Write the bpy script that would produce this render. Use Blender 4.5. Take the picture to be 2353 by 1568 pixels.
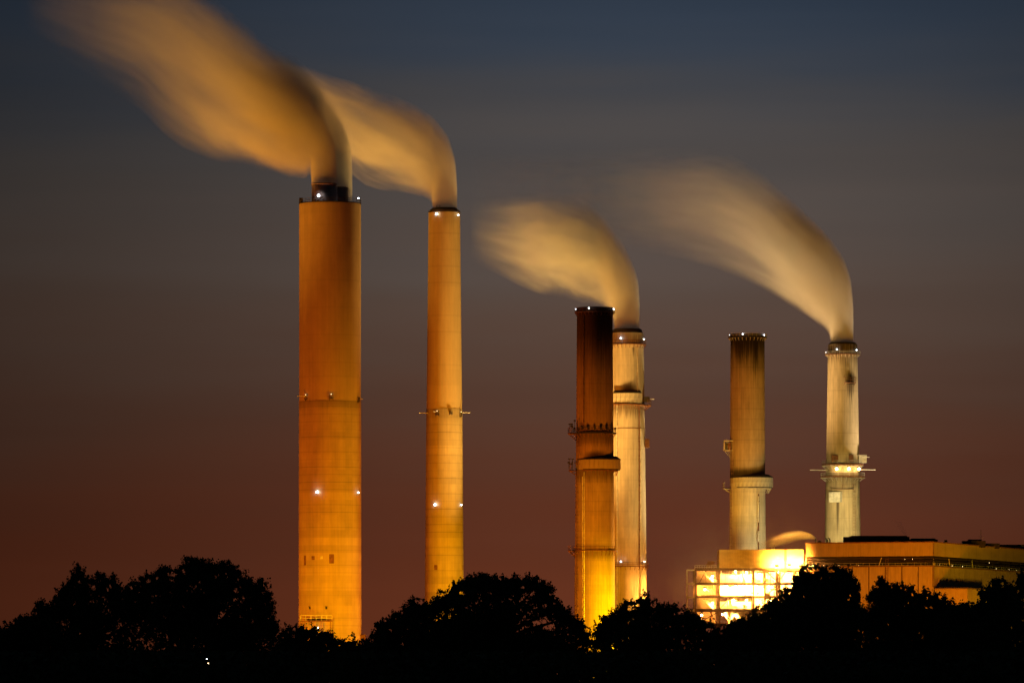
import bpy, math, random
import numpy as np
from mathutils import Vector, Matrix

# ------------------------------------------------------------------ camera, sky, exposure
sc = bpy.context.scene
for o in list(bpy.data.objects):
    bpy.data.objects.remove(o)
COL = sc.collection
F = 13066.7            # focal length expressed in reference units (200 mm on 36 mm -> 2352 wide)
HZ = 1549.0            # horizon row in the same units
CAMZ = 1.7

cam = bpy.data.cameras.new('camera')
cam.lens = 200.0; cam.sensor_width = 36.0
cam.shift_y = (HZ - 784.0) / 2352.0
cam.clip_start = 1.0; cam.clip_end = 60000.0
camo = bpy.data.objects.new('camera', cam); COL.objects.link(camo)
camo.location = (0, 0, CAMZ); camo.rotation_euler = (math.radians(90), 0, 0)
sc.camera = camo

sc.render.engine = 'CYCLES'
sc.view_settings.view_transform = 'Standard'
sc.view_settings.look = 'None'
sc.view_settings.exposure = 0.0
sc.view_settings.gamma = 1.0
sc.view_settings.use_curve_mapping = False
cy = sc.cycles
cy.use_denoising = True
cy.max_bounces = 6; cy.diffuse_bounces = 2; cy.glossy_bounces = 2
cy.volume_bounces = 2
cy.transparent_max_bounces = 16
cy.sample_clamp_indirect = 4.0
cy.use_light_tree = True
cy.use_adaptive_sampling = True; cy.adaptive_threshold = 0.02; cy.adaptive_min_samples = 12
cy.volume_max_steps = 512


def srgb(r, g, b):
    def c(v):
        v /= 255.0
        return v / 12.92 if v <= 0.04045 else ((v + 0.055) / 1.055) ** 2.4
    return (c(r), c(g), c(b), 1.0)


class NT:
    """tiny node-expression helper"""
    def __init__(s, tree):
        s.t = tree; s.n = tree.nodes; s.l = tree.links

    def node(s, typ, **kw):
        n = s.n.new(typ)
        for k, v in kw.items():
            setattr(n, k, v)
        return n

    def put(s, sock, v):
        if isinstance(v, bpy.types.NodeSocket):
            s.l.new(v, sock)
        elif v is not None:
            sock.default_value = v

    def m(s, op, a, b=None, c=None, clamp=False):
        n = s.node('ShaderNodeMath', operation=op, use_clamp=clamp)
        for i, v in enumerate((a, b, c)):
            if v is not None:
                s.put(n.inputs[i], v)
        return n.outputs[0]

    def mr(s, v, a, b, c=0.0, d=1.0, smooth=True):
        n = s.node('ShaderNodeMapRange', interpolation_type='SMOOTHSTEP' if smooth else 'LINEAR')
        n.clamp = True
        for i, q in enumerate((v, a, b, c, d)):
            s.put(n.inputs[i], q)
        return n.outputs[0]

    def xyz(s, x, y, z):
        n = s.node('ShaderNodeCombineXYZ')
        for i, v in enumerate((x, y, z)):
            s.put(n.inputs[i], v)
        return n.outputs[0]

    def noise(s, vec, scale=1.0, detail=3.0, rough=0.5, dist=0.0):
        n = s.node('ShaderNodeTexNoise')
        s.put(n.inputs['Vector'], vec)
        n.inputs['Scale'].default_value = scale; n.inputs['Detail'].default_value = detail
        n.inputs['Roughness'].default_value = rough; n.inputs['Distortion'].default_value = dist
        return n.outputs[0]

    def white(s, w):
        n = s.node('ShaderNodeTexWhiteNoise', noise_dimensions='1D')
        s.put(n.inputs['W'], w)
        return n.outputs['Value']

    def mix(s, f, a, b, typ='MIX'):
        n = s.node('ShaderNodeMix', data_type='RGBA', blend_type=typ)
        s.put(n.inputs[0], f); s.put(n.inputs[6], a); s.put(n.inputs[7], b)
        return n.outputs[2]

    def curve(s, v, pts):
        n = s.node('ShaderNodeFloatCurve')
        c = n.mapping.curves[0]
        pts = sorted(pts)
        c.points[0].location = pts[0]; c.points[1].location = pts[-1]
        for p in pts[1:-1]:
            c.points.new(*p)
        for p in c.points:
            p.handle_type = 'AUTO_CLAMPED'
        n.mapping.update()
        s.put(n.inputs['Value'], v)
        return n.outputs[0]


# ---- dusk sky: light-polluted brown near the horizon, slate blue above
world = bpy.data.worlds.new('World'); sc.world = world
world.use_nodes = True
wt = NT(world.node_tree); wt.n.clear()
tc = wt.node('ShaderNodeTexCoord')
sp = wt.node('ShaderNodeSeparateXYZ'); wt.l.new(tc.outputs['Generated'], sp.inputs[0])
wx, wy, wz = sp.outputs
az = wt.m('ARCTAN2', wx, wy)
streak = wt.noise(wt.xyz(wt.m('MULTIPLY', az, 9.0), wt.m('MULTIPLY', wz, 70.0), 0.3), 1.0, 3.0, 0.5)
elev = wt.m('ADD', wz, wt.m('MULTIPLY', wt.m('SUBTRACT', streak, 0.5), 0.022))
ramp = wt.node('ShaderNodeValToRGB')
wt.l.new(wt.m('MULTIPLY', elev, 5.0, clamp=True), ramp.inputs[0])
cr = ramp.color_ramp; cr.interpolation = 'B_SPLINE'
stops = [(-30, (8, 5, 4)), (0, (108, 54, 32)), (120, (102, 49, 29)), (330, (94, 48, 31)), (600, (84, 56, 43)), (850, (88, 72, 63)), (1040, (87, 77, 72)),
         (1250, (75, 71, 69)), (1420, (54, 63, 76)), (1600, (46, 57, 72)), (2500, (36, 45, 60))]
while len(cr.elements) < len(stops) - 1:
    cr.elements.new(0.5)
for e, (h, c) in zip(cr.elements, stops[1:]):
    e.position = min(1.0, h / F * 5.0); e.color = srgb(*c)
glow = wt.m('POWER', 2.718, wt.m('MULTIPLY', wt.m('POWER', wt.m('DIVIDE', wt.m('SUBTRACT', az, 0.026), 0.092), 2.0), -1.0))
band = wt.noise(wt.xyz(wt.m('MULTIPLY', az, 5.0), wt.m('MULTIPLY', wz, 110.0), 4.7), 1.0, 2.0, .5)
dome = wt.m('MULTIPLY', wt.m('MULTIPLY_ADD', glow, 0.72, 0.30), wt.mr(band, .3, .7, .965, 1.035))
bgc = wt.mix(1.0, ramp.outputs[0], wt.xyz(dome, dome, dome), 'MULTIPLY')
below = wt.mr(wz, -0.004, 0.0)
bgc = wt.mix(below, srgb(14, 9, 7), bgc)
bg = wt.node('ShaderNodeBackground'); wt.l.new(bgc, bg.inputs[0]); bg.inputs[1].default_value = 1.0
wo = wt.node('ShaderNodeOutputWorld'); wt.l.new(bg.outputs[0], wo.inputs[0])


# ------------------------------------------------------------------ small modelling kit
def at(x, y, Y):
    """reference-frame direction (x, y) met at the distance Y"""
    return Vector(((x - 1176.0) / F * Y, Y, CAMZ + (HZ - y) / F * Y))


def tag(o, label=None, cat=None, group=None, kind=None):
    for k, v in (('label', label), ('category', cat), ('group', group), ('kind', kind)):
        if v:
            o[k] = v
    return o


def empty(name, loc, parent=None, rz=0.0):
    o = bpy.data.objects.new(name, None); COL.objects.link(o)
    o.empty_display_size = 1.0
    o.location = loc; o.rotation_euler = (0, 0, rz)
    if parent: o.parent = parent
    return o


class MB:
    def __init__(s):
        s.v = []; s.f = []

    def box(s, c, d, rz=0.0):
        cx, cy_, cz = c; hx, hy, hz = d[0] / 2, d[1] / 2, d[2] / 2
        b = len(s.v); co, si = math.cos(rz), math.sin(rz)
        for dz in (-hz, hz):
            for dx, dy in ((-hx, -hy), (hx, -hy), (hx, hy), (-hx, hy)):
                s.v.append((cx + dx * co - dy * si, cy_ + dx * si + dy * co, cz + dz))
        s.f += [(b, b + 3, b + 2, b + 1), (b + 4, b + 5, b + 6, b + 7), (b, b + 1, b + 5, b + 4), (b + 1, b + 2, b + 6, b + 5),
                (b + 2, b + 3, b + 7, b + 6), (b + 3, b, b + 4, b + 7)]
        return s

    def bar(s, p, q, r, n=4, r2=None):
        p = Vector(p); q = Vector(q); d = (q - p)
        if d.length < 1e-6: return s
        d.normalize()
        a = Vector((0, 0, 1)) if abs(d.z) < 0.9 else Vector((1, 0, 0))
        u = d.cross(a).normalized(); w = d.cross(u)
        r2 = r if r2 is None else r2
        b = len(s.v)
        for c, rr in ((p, r), (q, r2)):
            for i in range(n):
                t = 2 * math.pi * (i + 0.5) / n
                s.v.append(tuple(c + u * (math.cos(t) * rr) + w * (math.sin(t) * rr)))
        for i in range(n):
            j = (i + 1) % n
            s.f.append((b + i, b + j, b + n + j, b + n + i))
        s.f.append(tuple(b + i for i in reversed(range(n)))); s.f.append(tuple(b + n + i for i in range(n)))
        return s

    def lathe(s, prof, n=96, cx=0.0, cy_=0.0, a0=0.0, a1=2 * math.pi):
        full = abs(a1 - a0 - 2 * math.pi) < 1e-6
        m = n if full else n + 1
        b = len(s.v)
        for r, z in prof:
            for i in range(m):
                t = a0 + (a1 - a0) * i / n
                s.v.append((cx + math.sin(t) * r, cy_ - math.cos(t) * r, z))
        for k in range(len(prof) - 1):
            for i in range(n):
                j = (i + 1) % m
                s.f.append((b + k * m + i, b + k * m + j, b + (k + 1) * m + j, b + (k + 1) * m + i))
        return s

    def sphere(s, c, r, n=12, k=8, sz=1.0):
        prof = [(max(1e-4, math.sin(math.pi * i / k)) * r, c[2] - math.cos(math.pi * i / k) * r * sz) for i in range(k + 1)]
        return s.lathe(prof, n, c[0], c[1])

    def quad(s, a, b, c, d):
        i = len(s.v); s.v += [tuple(a), tuple(b), tuple(c), tuple(d)]; s.f.append((i, i + 1, i + 2, i + 3)); return s

    def data(s, name, smooth=False):
        me = bpy.data.meshes.new(name); me.from_pydata(s.v, [], s.f); me.update()
        if smooth:
            me.polygons.foreach_set('use_smooth', [True] * len(me.polygons))
        return me

    def build(s, name, mat, parent=None, smooth=False):
        return link(name, s.data(name, smooth), mat, parent)


def link(name, me, mat, parent=None):
    if mat and not me.materials: me.materials.append(mat)
    o = bpy.data.objects.new(name, me); COL.objects.link(o)
    if parent: o.parent = parent
    return o


# ------------------------------------------------------------------ materials
def newmat(name):
    m = bpy.data.materials.new(name); m.use_nodes = True
    t = NT(m.node_tree); t.n.clear()
    return m, t


def finish(t, col, rough=0.85, metal=0.0, bump=None, bdist=0.05):
    b = t.node('ShaderNodeBsdfPrincipled')
    t.put(b.inputs['Base Color'], col); t.put(b.inputs['Roughness'], rough); b.inputs['Metallic'].default_value = metal
    b.inputs['Specular IOR Level'].default_value = 0.25
    if bump is not None:
        bn = t.node('ShaderNodeBump'); bn.inputs['Distance'].default_value = bdist; bn.inputs['Strength'].default_value = 0.6
        t.l.new(bump, bn.inputs['Height']); t.l.new(bn.outputs[0], b.inputs['Normal'])
    o = t.node('ShaderNodeOutputMaterial'); t.l.new(b.outputs[0], o.inputs[0])


def plain(name, col, rough=0.7, metal=0.0, var=0.25, scale=0.6):
    m, t = newmat(name)
    c = t.node('ShaderNodeTexCoord').outputs['Object']
    n = t.noise(c, scale, 4.0, 0.6)
    k = t.mr(n, 0.3, 0.7, 1.0 - var, 1.0 + var * 0.6)
    colr = t.mix(1.0, (*col, 1.0), t.xyz(k, k, k), 'MULTIPLY')
    finish(t, colr, rough, metal)
    return m


def emit(name, col, strength):
    m, t = newmat(name)
    e = t.node('ShaderNodeEmission'); e.inputs[0].default_value = (*col, 1.0); e.inputs[1].default_value = strength
    o = t.node('ShaderNodeOutputMaterial'); t.l.new(e.outputs[0], o.inputs[0])
    return m


def shaft_mat(name, col, col_low=None, zseam=None, lift=3.4, nv=44, lines=1.0, stains=(), seed=0.0, dark=(0.018, 0.013, 0.010), mottled=0.14):
    """weathered concrete of a chimney: pour lifts, form joints, streaks and soot stains with a shape of their own.
    stains: (z_full, z_zero, angle, width, strength, streakiness, z_cut)"""
    m, t = newmat(name)
    s = t.node('ShaderNodeSeparateXYZ'); t.l.new(t.node('ShaderNodeTexCoord').outputs['Object'], s.inputs[0])
    x, y, z = s.outputs
    ang = t.m('ARCTAN2', x, t.m('MULTIPLY', y, -1.0))
    ca, sa = t.m('COSINE', ang), t.m('SINE', ang)
    c = (*col, 1.0)
    if zseam is not None:
        c = t.mix(t.m('GREATER_THAN', z, zseam), (*col_low, 1.0), c)
    zl = t.m('DIVIDE', z, lift)
    k = t.m('MULTIPLY_ADD', t.white(t.m('FLOOR', t.m('ADD', zl, seed))), 0.13 * lines, 1.0 - 0.065 * lines)
    seg = t.white(t.m('ADD', t.m('MULTIPLY', t.m('FLOOR', t.m('ADD', zl, seed)), 17.0), t.m('FLOOR', t.m('MULTIPLY', ang, nv / 12.6))))
    k = t.m('MULTIPLY', k, t.m('MULTIPLY_ADD', seg, 0.06 * lines, 1.0 - 0.03 * lines))
    jz = t.m('LESS_THAN', t.m('FRACT', zl), 0.10)
    k = t.m('MULTIPLY', k, t.m('MULTIPLY_ADD', t.m('MULTIPLY', jz, t.white(t.m('ADD', t.m('FLOOR', t.m('ADD', zl, seed)), 31.7))), -0.20 * lines, 1.0))
    jv = t.m('LESS_THAN', t.m('FRACT', t.m('MULTIPLY', ang, nv / 6.2832)), 0.08)
    k = t.m('MULTIPLY', k, t.m('MULTIPLY_ADD', jv, -0.025 * lines, 1.0))
    mot = t.noise(t.xyz(t.m('MULTIPLY', sa, 2.2), t.m('MULTIPLY', ca, 2.2), t.m('MULTIPLY_ADD', z, 0.06, seed)), 1.6, 5.0, 0.62)
    k = t.m('MULTIPLY', k, t.mr(mot, 0.25, 0.75, 1.0 - mottled, 1.0 + mottled))
    stk = t.noise(t.xyz(t.m('MULTIPLY', sa, 9.0), t.m('MULTIPLY', ca, 9.0), t.m('MULTIPLY_ADD', z, 0.02, seed)), 1.5, 4.0, 0.6)
    k = t.m('MULTIPLY', k, t.mr(stk, 0.3, 0.75, 1.0 + mottled * 0.5, 1.0 - mottled))
    c = t.mix(1.0, c, t.xyz(k, k, k), 'MULTIPLY')
    for (zf, z0, a0, aw, st, sk, cut) in stains:
        g = t.mr(z, z0, zf)
        if aw < 3.0:
            d = t.m('DIVIDE', t.m('SUBTRACT', ang, a0), aw)
            g = t.m('MULTIPLY', g, t.m('POWER', 2.718, t.m('MULTIPLY', t.m('MULTIPLY', d, d), -1.0)))
        if cut is not None:
            g = t.m('MULTIPLY', g, t.m('GREATER_THAN', z, cut) if zf < z0 else t.m('LESS_THAN', z, cut))
        n2 = t.noise(t.xyz(t.m('MULTIPLY', sa, 13.0), t.m('MULTIPLY', ca, 13.0), t.m('MULTIPLY_ADD', z, 0.035, seed + a0)), 1.4, 4.0, 0.65)
        f = t.m('ADD', g, t.m('MULTIPLY', t.m('SUBTRACT', n2, 0.52), sk))
        f = t.m('MULTIPLY', t.mr(f, 0.25, 0.95), t.m('MULTIPLY', g, 2.2, clamp=True))
        f = t.m('POWER', t.m('MULTIPLY', f, st, clamp=True), 0.75)
        c = t.mix(f, c, (*dark, 1.0))
    finish(t, c, 0.9, 0.0)
    return m


M = {}
M['steel'] = plain('galvanised_steel', (0.42, 0.40, 0.37), 0.55, 0.0)
M['dark_steel'] = plain('dark_steel', (0.045, 0.035, 0.03), 0.7)
M['rust_steel'] = plain('rusted_steel', (0.20, 0.09, 0.045), 0.8, 0.0, 0.4)
M['flue'] = plain('flue_liner_steel', (0.34, 0.24, 0.20), 0.6, 0.0, 0.4, 0.15)
M['pale'] = plain('pale_cladding', (0.55, 0.52, 0.46), 0.65)
M['tan'] = plain('tan_cladding', (0.42, 0.33, 0.24), 0.75, 0.0, 0.12, 0.1)
M['rib'] = plain('cladding_rib', (0.12, 0.07, 0.05), 0.8)
M['frame'] = plain('painted_frame_steel', (0.085, 0.042, 0.022), 0.8, 0.0, 0.35)
M['white'] = plain('white_paint', (0.75, 0.73, 0.68), 0.5)
M['roof'] = plain('dark_roof_and_shade', (0.03, 0.02, 0.02), 0.95)
M['bark'] = plain('bark', (0.06, 0.045, 0.03), 0.95)
M['leaf'] = plain('leaf_green', (0.045, 0.075, 0.025), 0.8, 0.0, 0.4, 0.4)
M['grass'] = plain('dark_grass', (0.03, 0.045, 0.018), 0.95, 0.0, 0.4, 0.05)
M['beacon'] = emit('beacon_white', (0.82, 0.90, 1.0), 15.0)
M['beacon_dim'] = emit('beacon_white_dim', (0.9, 0.95, 1.0), 6.0)
M['sodium'] = emit('sodium_lamp', (1.0, 0.62, 0.22), 60.0)
M['sodium_dim'] = emit('sodium_lamp_and_glint', (1.0, 0.66, 0.30), 9.0)


def flood_or_fill_spot(pos, target, power, col, angle, blend=0.6, radius=1.5):  # stack floods and added fill spots share this
    l = bpy.data.lights.new('flood_or_fill_spot', 'SPOT')
    l.energy = power; l.color = col; l.spot_size = math.radians(angle); l.spot_blend = blend; l.shadow_soft_size = radius
    o = bpy.data.objects.new('flood_or_fill_spot', l); COL.objects.link(o)
    o.location = pos
    d = Vector(target) - Vector(pos)
    o.rotation_euler = d.to_track_quat('-Z', 'Y').to_euler()
    return o


def bulb(pos, power, col, radius=0.4):
    l = bpy.data.lights.new('lamp_light', 'POINT')
    l.energy = power; l.color = col; l.shadow_soft_size = radius
    o = bpy.data.objects.new('lamp_light', l); COL.objects.link(o); o.location = pos
    return o


# ------------------------------------------------------------------ ground
g = MB()
g.quad((-20000, -500, 0), (20000, -500, 0), (20000, 40000, 0), (-20000, 40000, 0))
tag(g.build('ground', M['grass']), kind='structure')


# ------------------------------------------------------------------ chimneys
class Chim:
    def __init__(s, label, cx, Y, group=None):
        s.cx, s.Y = cx, Y
        s.s = Y / F
        s.o = empty('chimney', (at(cx, 0, Y).x, Y, 0))
        tag(s.o, label, 'chimney', group)

    def z(s, y): return CAMZ + (HZ - y) * s.s
    def r(s, px): return px * s.s

    def prof(s, pts, n=1):
        out = []
        for (y, hw) in pts:
            out.append((s.r(hw), s.z(y)))
        return out

    def rad(s, y):
        p = s.pts
        for (y0, r0), (y1, r1) in zip(p, p[1:]):
            if y0 >= y >= y1:
                return s.r(r0 + (r1 - r0) * (y0 - y) / (y0 - y1))
        return s.r(p[-1][1] if y < p[-1][0] else p[0][1])

    def shaft(s, name, pts, mat, wall=4.0, close=True):
        """outer skin, a rim and the inside of the bore, so the mouth is a real opening"""
        pr = s.prof(pts)
        m = MB().lathe(pr, 128)
        if close:
            (rt, zt) = pr[-1]
            m.lathe([(rt, zt), (rt - 0.9, zt)], 128); m.lathe([(rt - 0.9, zt), (rt - 0.9, zt - 12.0)], 128)
        return m.build(name, mat, s.o, True)

    def on(s, x, y, off=0.0):
        R = s.rad(y) + off
        q = max(-0.999, min(0.999, s.r(x - s.cx) / R))
        a = math.asin(q)
        return a, Vector((math.sin(a) * R, -math.cos(a) * R, s.z(y)))

    def beacon(s, x, y, size=0.75, dim=False, off=0.9):
        size *= (.62 if size > .78 else .45)
        a, p = s.on(x, y, off)
        b = empty('beacon', p, s.o, a)
        MB().lathe([(0.01, -size * 1.5), (size * 0.9, -size * 1.5), (size * 0.9, -size * 0.75), (0.01, -size * 0.75)], 12).bar((0, 0, -size), (0, off + .6, -size), 0.15).build('housing', M['dark_steel'], b)
        MB().sphere((0, 0, 0), size, 12, 8, 1.1).build('lens', M['beacon_dim' if dim else 'beacon'], b, True)
        return b

    def gallery(s, y, rin, rout, mat, nb=26, drop=14, rail=7.0, dx=0.0, a0=0.0, a1=2 * math.pi, deck=2.2, brmat=None, rails=True, name='gallery'):
        """ring deck with railing and raking brackets; rin / rout in reference units"""
        full = abs(a1 - a0 - 2 * math.pi) < 1e-6
        z = s.z(y); ri, ro = s.r(rin) - 0.4, s.r(rout); th = s.r(deck); ox = s.r(dx)
        n = 72 if full else max(8, int(72 * (a1 - a0) / 6.283))
        g = MB().lathe([(ri, z - th), (ro, z - th), (ro, z), (ri, z), (ri, z - th)], n, ox, 0, a0, a1).build(name, mat, s.o)
        brm = brmat or mat
        # brackets share one mesh
        if nb:
            me = MB().bar((0, -s.rad(y + drop) + 0.05, -s.r(drop)), (0, -ro + 0.15, -th), 0.11).bar((0, -ri, -th - .12), (0, -ro + 0.1, -th - .12), 0.12).data('bracket')
            for i in range(nb):
                b = link('bracket', me, brm, g)
                t = a0 + (a1 - a0) * (i + 0.5) / nb
                b.location = (ox, 0, z); b.rotation_euler = (0, 0, t)
        if rails:
            r = MB(); h = s.r(rail)
            npost = nb or 20
            for i in range(npost + (0 if full else 1)):
                t = a0 + (a1 - a0) * i / npost
                p = Vector((ox + math.sin(t) * (ro - .1), -math.cos(t) * (ro - .1), z))
                r.bar(p, p + Vector((0, 0, h)), 0.075)
            for hh in (0.5, 1.0):
                r.lathe([(ro - .16, z + h * hh - .07), (ro - .04, z + h * hh - .07), (ro - .04, z + h * hh + .07), (ro - .16, z + h * hh + .07), (ro - .16, z + h * hh - .07)], n, ox, 0, a0, a1)
            r.build('railing', brm, g)
        return g

    def enclosure(s, ytop, ybot, rout, dx, npan, mat, a0=0.0, a1=2 * math.pi, rin=36):
        """closed gallery clad with upright panels, each panel an object"""
        zt, zb = s.z(ytop), s.z(ybot); ro = s.r(rout); ox = s.r(dx); ri = s.r(rin)
        full = abs(a1 - a0 - 2 * math.pi) < 1e-6
        m = MB()
        m.lathe([(ri, zb - .3), (ro - .2, zb - .3), (ro - .2, zb + .2), (ri, zb + .2)], 72 if full else 24, ox, 0, a0, a1)
        m.lathe([(ri, zt + 1.3), (ro + .15, zt + .1), (ro + .15, zt - .25), (ri, zt - .25)], 72 if full else 24, ox, 0, a0, a1)
        e = m.build('enclosure', M['dark_steel'], s.o)
        w = (a1 - a0) / npan
        cw = 2 * ro * math.sin(w / 2) - 0.12
        me = MB().box((0, 0, 0), (cw, 0.14, zt - zb - 0.2)).box((cw / 2 - .12, -.1, 0), (0.2, 0.12, zt - zb - .3)).data('panel')
        rr = ro * math.cos(w / 2)
        for i in range(npan):
            t = a0 + (i + .5) * w
            p = link('panel', me, mat, e)
            p.location = (ox + math.sin(t) * rr, -math.cos(t) * rr, (zt + zb) / 2 + 0.0); p.rotation_euler = (0, 0, t)
        return e

    def ladder(s, x, y0, y1, mat, off=0.6, w=1.0, cage=True, name='ladder'):
        a, p0 = s.on(x, y0, off); _, p1 = s.on(x, y1, off)
        m = MB(); u = Vector((math.cos(a), math.sin(a), 0)); nrm = Vector((math.sin(a), -math.cos(a), 0))
        for k in (-1, 1):
            m.bar(p0 + u * k * w / 2, p1 + u * k * w / 2, 0.09)
        n = int((p1.z - p0.z) / 1.6)
        for i in range(n):
            p = p0.lerp(p1, (i + .5) / n)
            m.bar(p - u * w / 2, p + u * w / 2, 0.06)
            if cage and i % 2 == 0:
                m.bar(p - u * w / 2, p + nrm * 0.9 - u * w * .3, 0.07); m.bar(p + nrm * .9 - u * w * .3, p + nrm * .9 + u * w * .3, .07)
                m.bar(p + u * w / 2, p + nrm * .9 + u * w * .3, 0.07)
                m.bar(p, p - nrm * (off + .2), 0.08)
        return m.build(name, mat, s.o)

    def conduit(s, x, y0, y1, mat, rad=0.22, off=0.3, name='conduit'):
        _, p0 = s.on(x, y0, off); _, p1 = s.on(x, y1, off)
        m = MB().bar(p0, p1, rad, 8)
        n = max(2, int((p1.z - p0.z) / 6))
        for i in range(n):
            p = p0.lerp(p1, (i + .5) / n)
            m.box((p.x, p.y, p.z), (rad * 3, rad * 3, 0.25))
        return m.build(name, mat, s.o)

    def probe(s, xa, xb, y, mat=None, off=0.6):
        """sampling probe: a long thin tube sticking out level from the shaft"""
        R = s.rad(y)
        xa, xb = s.r(xa - s.cx), s.r(xb - s.cx)
        yy = -math.sqrt(max(0.0, R * R - min(abs(xa), abs(xb), R) ** 2)) - off
        return MB().bar((xa, yy, s.z(y)), (xb, yy, s.z(y + .4)), 0.16, 8).build('probe', mat or M['white'], s.o)

    def landing(s, x, y, w, h, mat, lamp=True, off=0.8):
        """small caged landing bracketed from the shaft"""
        a, p = s.on(x, y, off * .5)
        e = empty('landing', p, s.o, a)
        m = MB(); W, H = s.r(w), s.r(h)
        m.box((0, 0, -H / 2), (W, off, .2))
        m.build('deck', mat, e)
        r = MB()
        for xx in (-W / 2, 0, W / 2):
            r.bar((xx, -off / 2, -H / 2), (xx, -off / 2, H / 2), .1)
        r.bar((-W / 2, -off / 2, H / 2), (W / 2, -off / 2, H / 2), .1); r.bar((-W / 2, -off / 2, 0), (W / 2, -off / 2, 0), .1)
        for xx in (-W / 2, W / 2):
            r.bar((xx, -off / 2, H / 2), (xx, off, H / 2), .1); r.bar((xx, -off / 2, -H / 2), (xx, off, -H * 1.1), .1)
        r.build('railing', mat, e)
        if lamp:
            MB().sphere((0, -off * .4, H * .55), .16, 10, 6).build('lamp', M['sodium_dim'], e, True)
        return e


SODIUM = (1.0, 0.40, 0.025)
AMBER = (1.0, 0.39, 0.055)
CREAM = (1.0, 0.66, 0.27)

# --- A: the widest stack with two flues
A = Chim('widest orange lit concrete chimney with two dark flues on its top', 758.0, 2500.0)
A.pts = [(1570, 71.8), (920, 71.0), (467, 71.0)]
zs = A.z(921)
mA_low = shaft_mat('chimney_concrete_banded', (0.42, 0.31, 0.17), lift=3.3, nv=46, lines=1.6, seed=1.3,
                   stains=[(A.z(921), A.z(960), 0, 9, 0.28, 0.5, None)], mottled=0.10)
mA_up = shaft_mat('chimney_concrete_smooth', (0.43, 0.31, 0.17), lift=6.0, nv=30, lines=0.35, seed=4.1, mottled=0.08,
                  stains=[(A.z(462), A.z(485), 0, 9, 0.12, 1.4, None)])
A.shaft('lower_shaft', [(1570, 72.2), (1250, 71.9), (922, 71.4)], mA_low, close=False)
A.shaft('upper_shaft', [(922, 70.9), (700, 70.9), (468, 71.0)], mA_up)
zt = A.z(468)
MB().lathe([(0.05, zt - 2.0), (A.r(70), zt - 2.0)], 64).build('roof_slab', M['dark_steel'], A.o)
for dx, dy, y in ((-12.5, -6.0, 424), (12.5, 8.0, 427)):
    R = A.r(28.5)
    fl = MB().lathe([(R, zt - 2.0), (R, A.z(y)), (R - .25, A.z(y)), (R - .25, zt - 3)], 64, A.r(dx), dy).build('flue', M['flue'], A.o, True)
    MB().lathe([(R, A.z(y + 3.5)), (R + .3, A.z(y + 3.5)), (R + .3, A.z(y + 2)), (R, A.z(y + 2))], 64, A.r(dx), dy).build('stiffener_ring', M['flue'], fl)
A.gallery(467.5, 66, 71.6, M['dark_steel'], nb=36, drop=1, rail=8.0, deck=2.0)
A.beacon(734, 455, 0.85, off=.1)
A.beacon(824, 458, 0.6, off=.2)
MB().box((A.r(-66), -3, zt + 1.0), (1.6, 1.6, 2.6)).build('hoist_winch', M['dark_steel'], A.o)
MB().bar((A.r(-28), -13.2, zt), (A.r(-16), -13.0, zt + 1.8), .3).build('davit_arm', M['dark_steel'], A.o)
A.landing(705, 914, 5.5, 9, M['dark_steel'])
A.landing(763, 914, 8.5, 9, M['dark_steel'])
A.landing(824, 918, 5, 9, M['dark_steel'], lamp=False)
A.probe(684, 707, 911.5); A.probe(828, 834, 916.5)
A.beacon(731, 1132, 0.85); A.beacon(824, 1132, 0.7)
for x, y, w, h in ((703, 1287, 7, 22), (722, 1282, 8, 9), (764, 1284, 11, 21), (741, 1281, 6, 7)):
    a, p = A.on(x, y, -.1)
    b = MB().box((0, 0, 0), (A.r(w), .5, A.r(h))).build('access_hatch', M['rust_steel'] if w > 6.5 else M['pale'], A.o)
    b.location = p; b.rotation_euler = (0, 0, a)
for x in (714, 752):
    a, p = A.on(x, 1396, -.05)
    b = MB().box((0, 0, 0), (A.r(4.5), .6, A.r(6))).box((0, -.35, A.r(3)), (A.r(5.5), .4, .25)).build('vent', M['dark_steel'], A.o)
    b.location = p; b.rotation_euler = (0, 0, a)
# lean-to platform on the front
e = empty('front_platform', (A.r(-28.5), -A.r(70) - 1.5, A.z(1424)), A.o)
MB().box((0, 0, -.4), (A.r(73), 6, .5)).build('deck', M['rust_steel'], e)
r = MB(); W = A.r(36)
for i in range(7):
    xx = -W + 2 * W * i / 6
    r.bar((xx, -2.9, -.4), (xx, -2.9, 2.0), .12)
r.bar((-W, -2.9, 2.0), (W, -2.9, 2.0), .12); r.bar((-W, -2.9, .8), (W, -2.9, .8), .1)
r.build('railing', M['white'], e)
r = MB()
for xx in (-W * .9, -W * .3, W * .3, W * .9):
    r.bar((xx, -2.5, -.5), (xx, -2.5, -25), .25)
r.build('post', M['rust_steel'], e)
MB().sphere((1.0, -3.4, -3.4), .32, 10, 6).build('lamp', M['beacon'], e, True)
MB().box((A.r(76), -1, A.z(1463)), (2.2, 4, 2.6)).box((A.r(75), -1, A.z(1458)), (3.2, 5, .3)).build('side_cabinet', M['rust_steel'], A.o)

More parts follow.
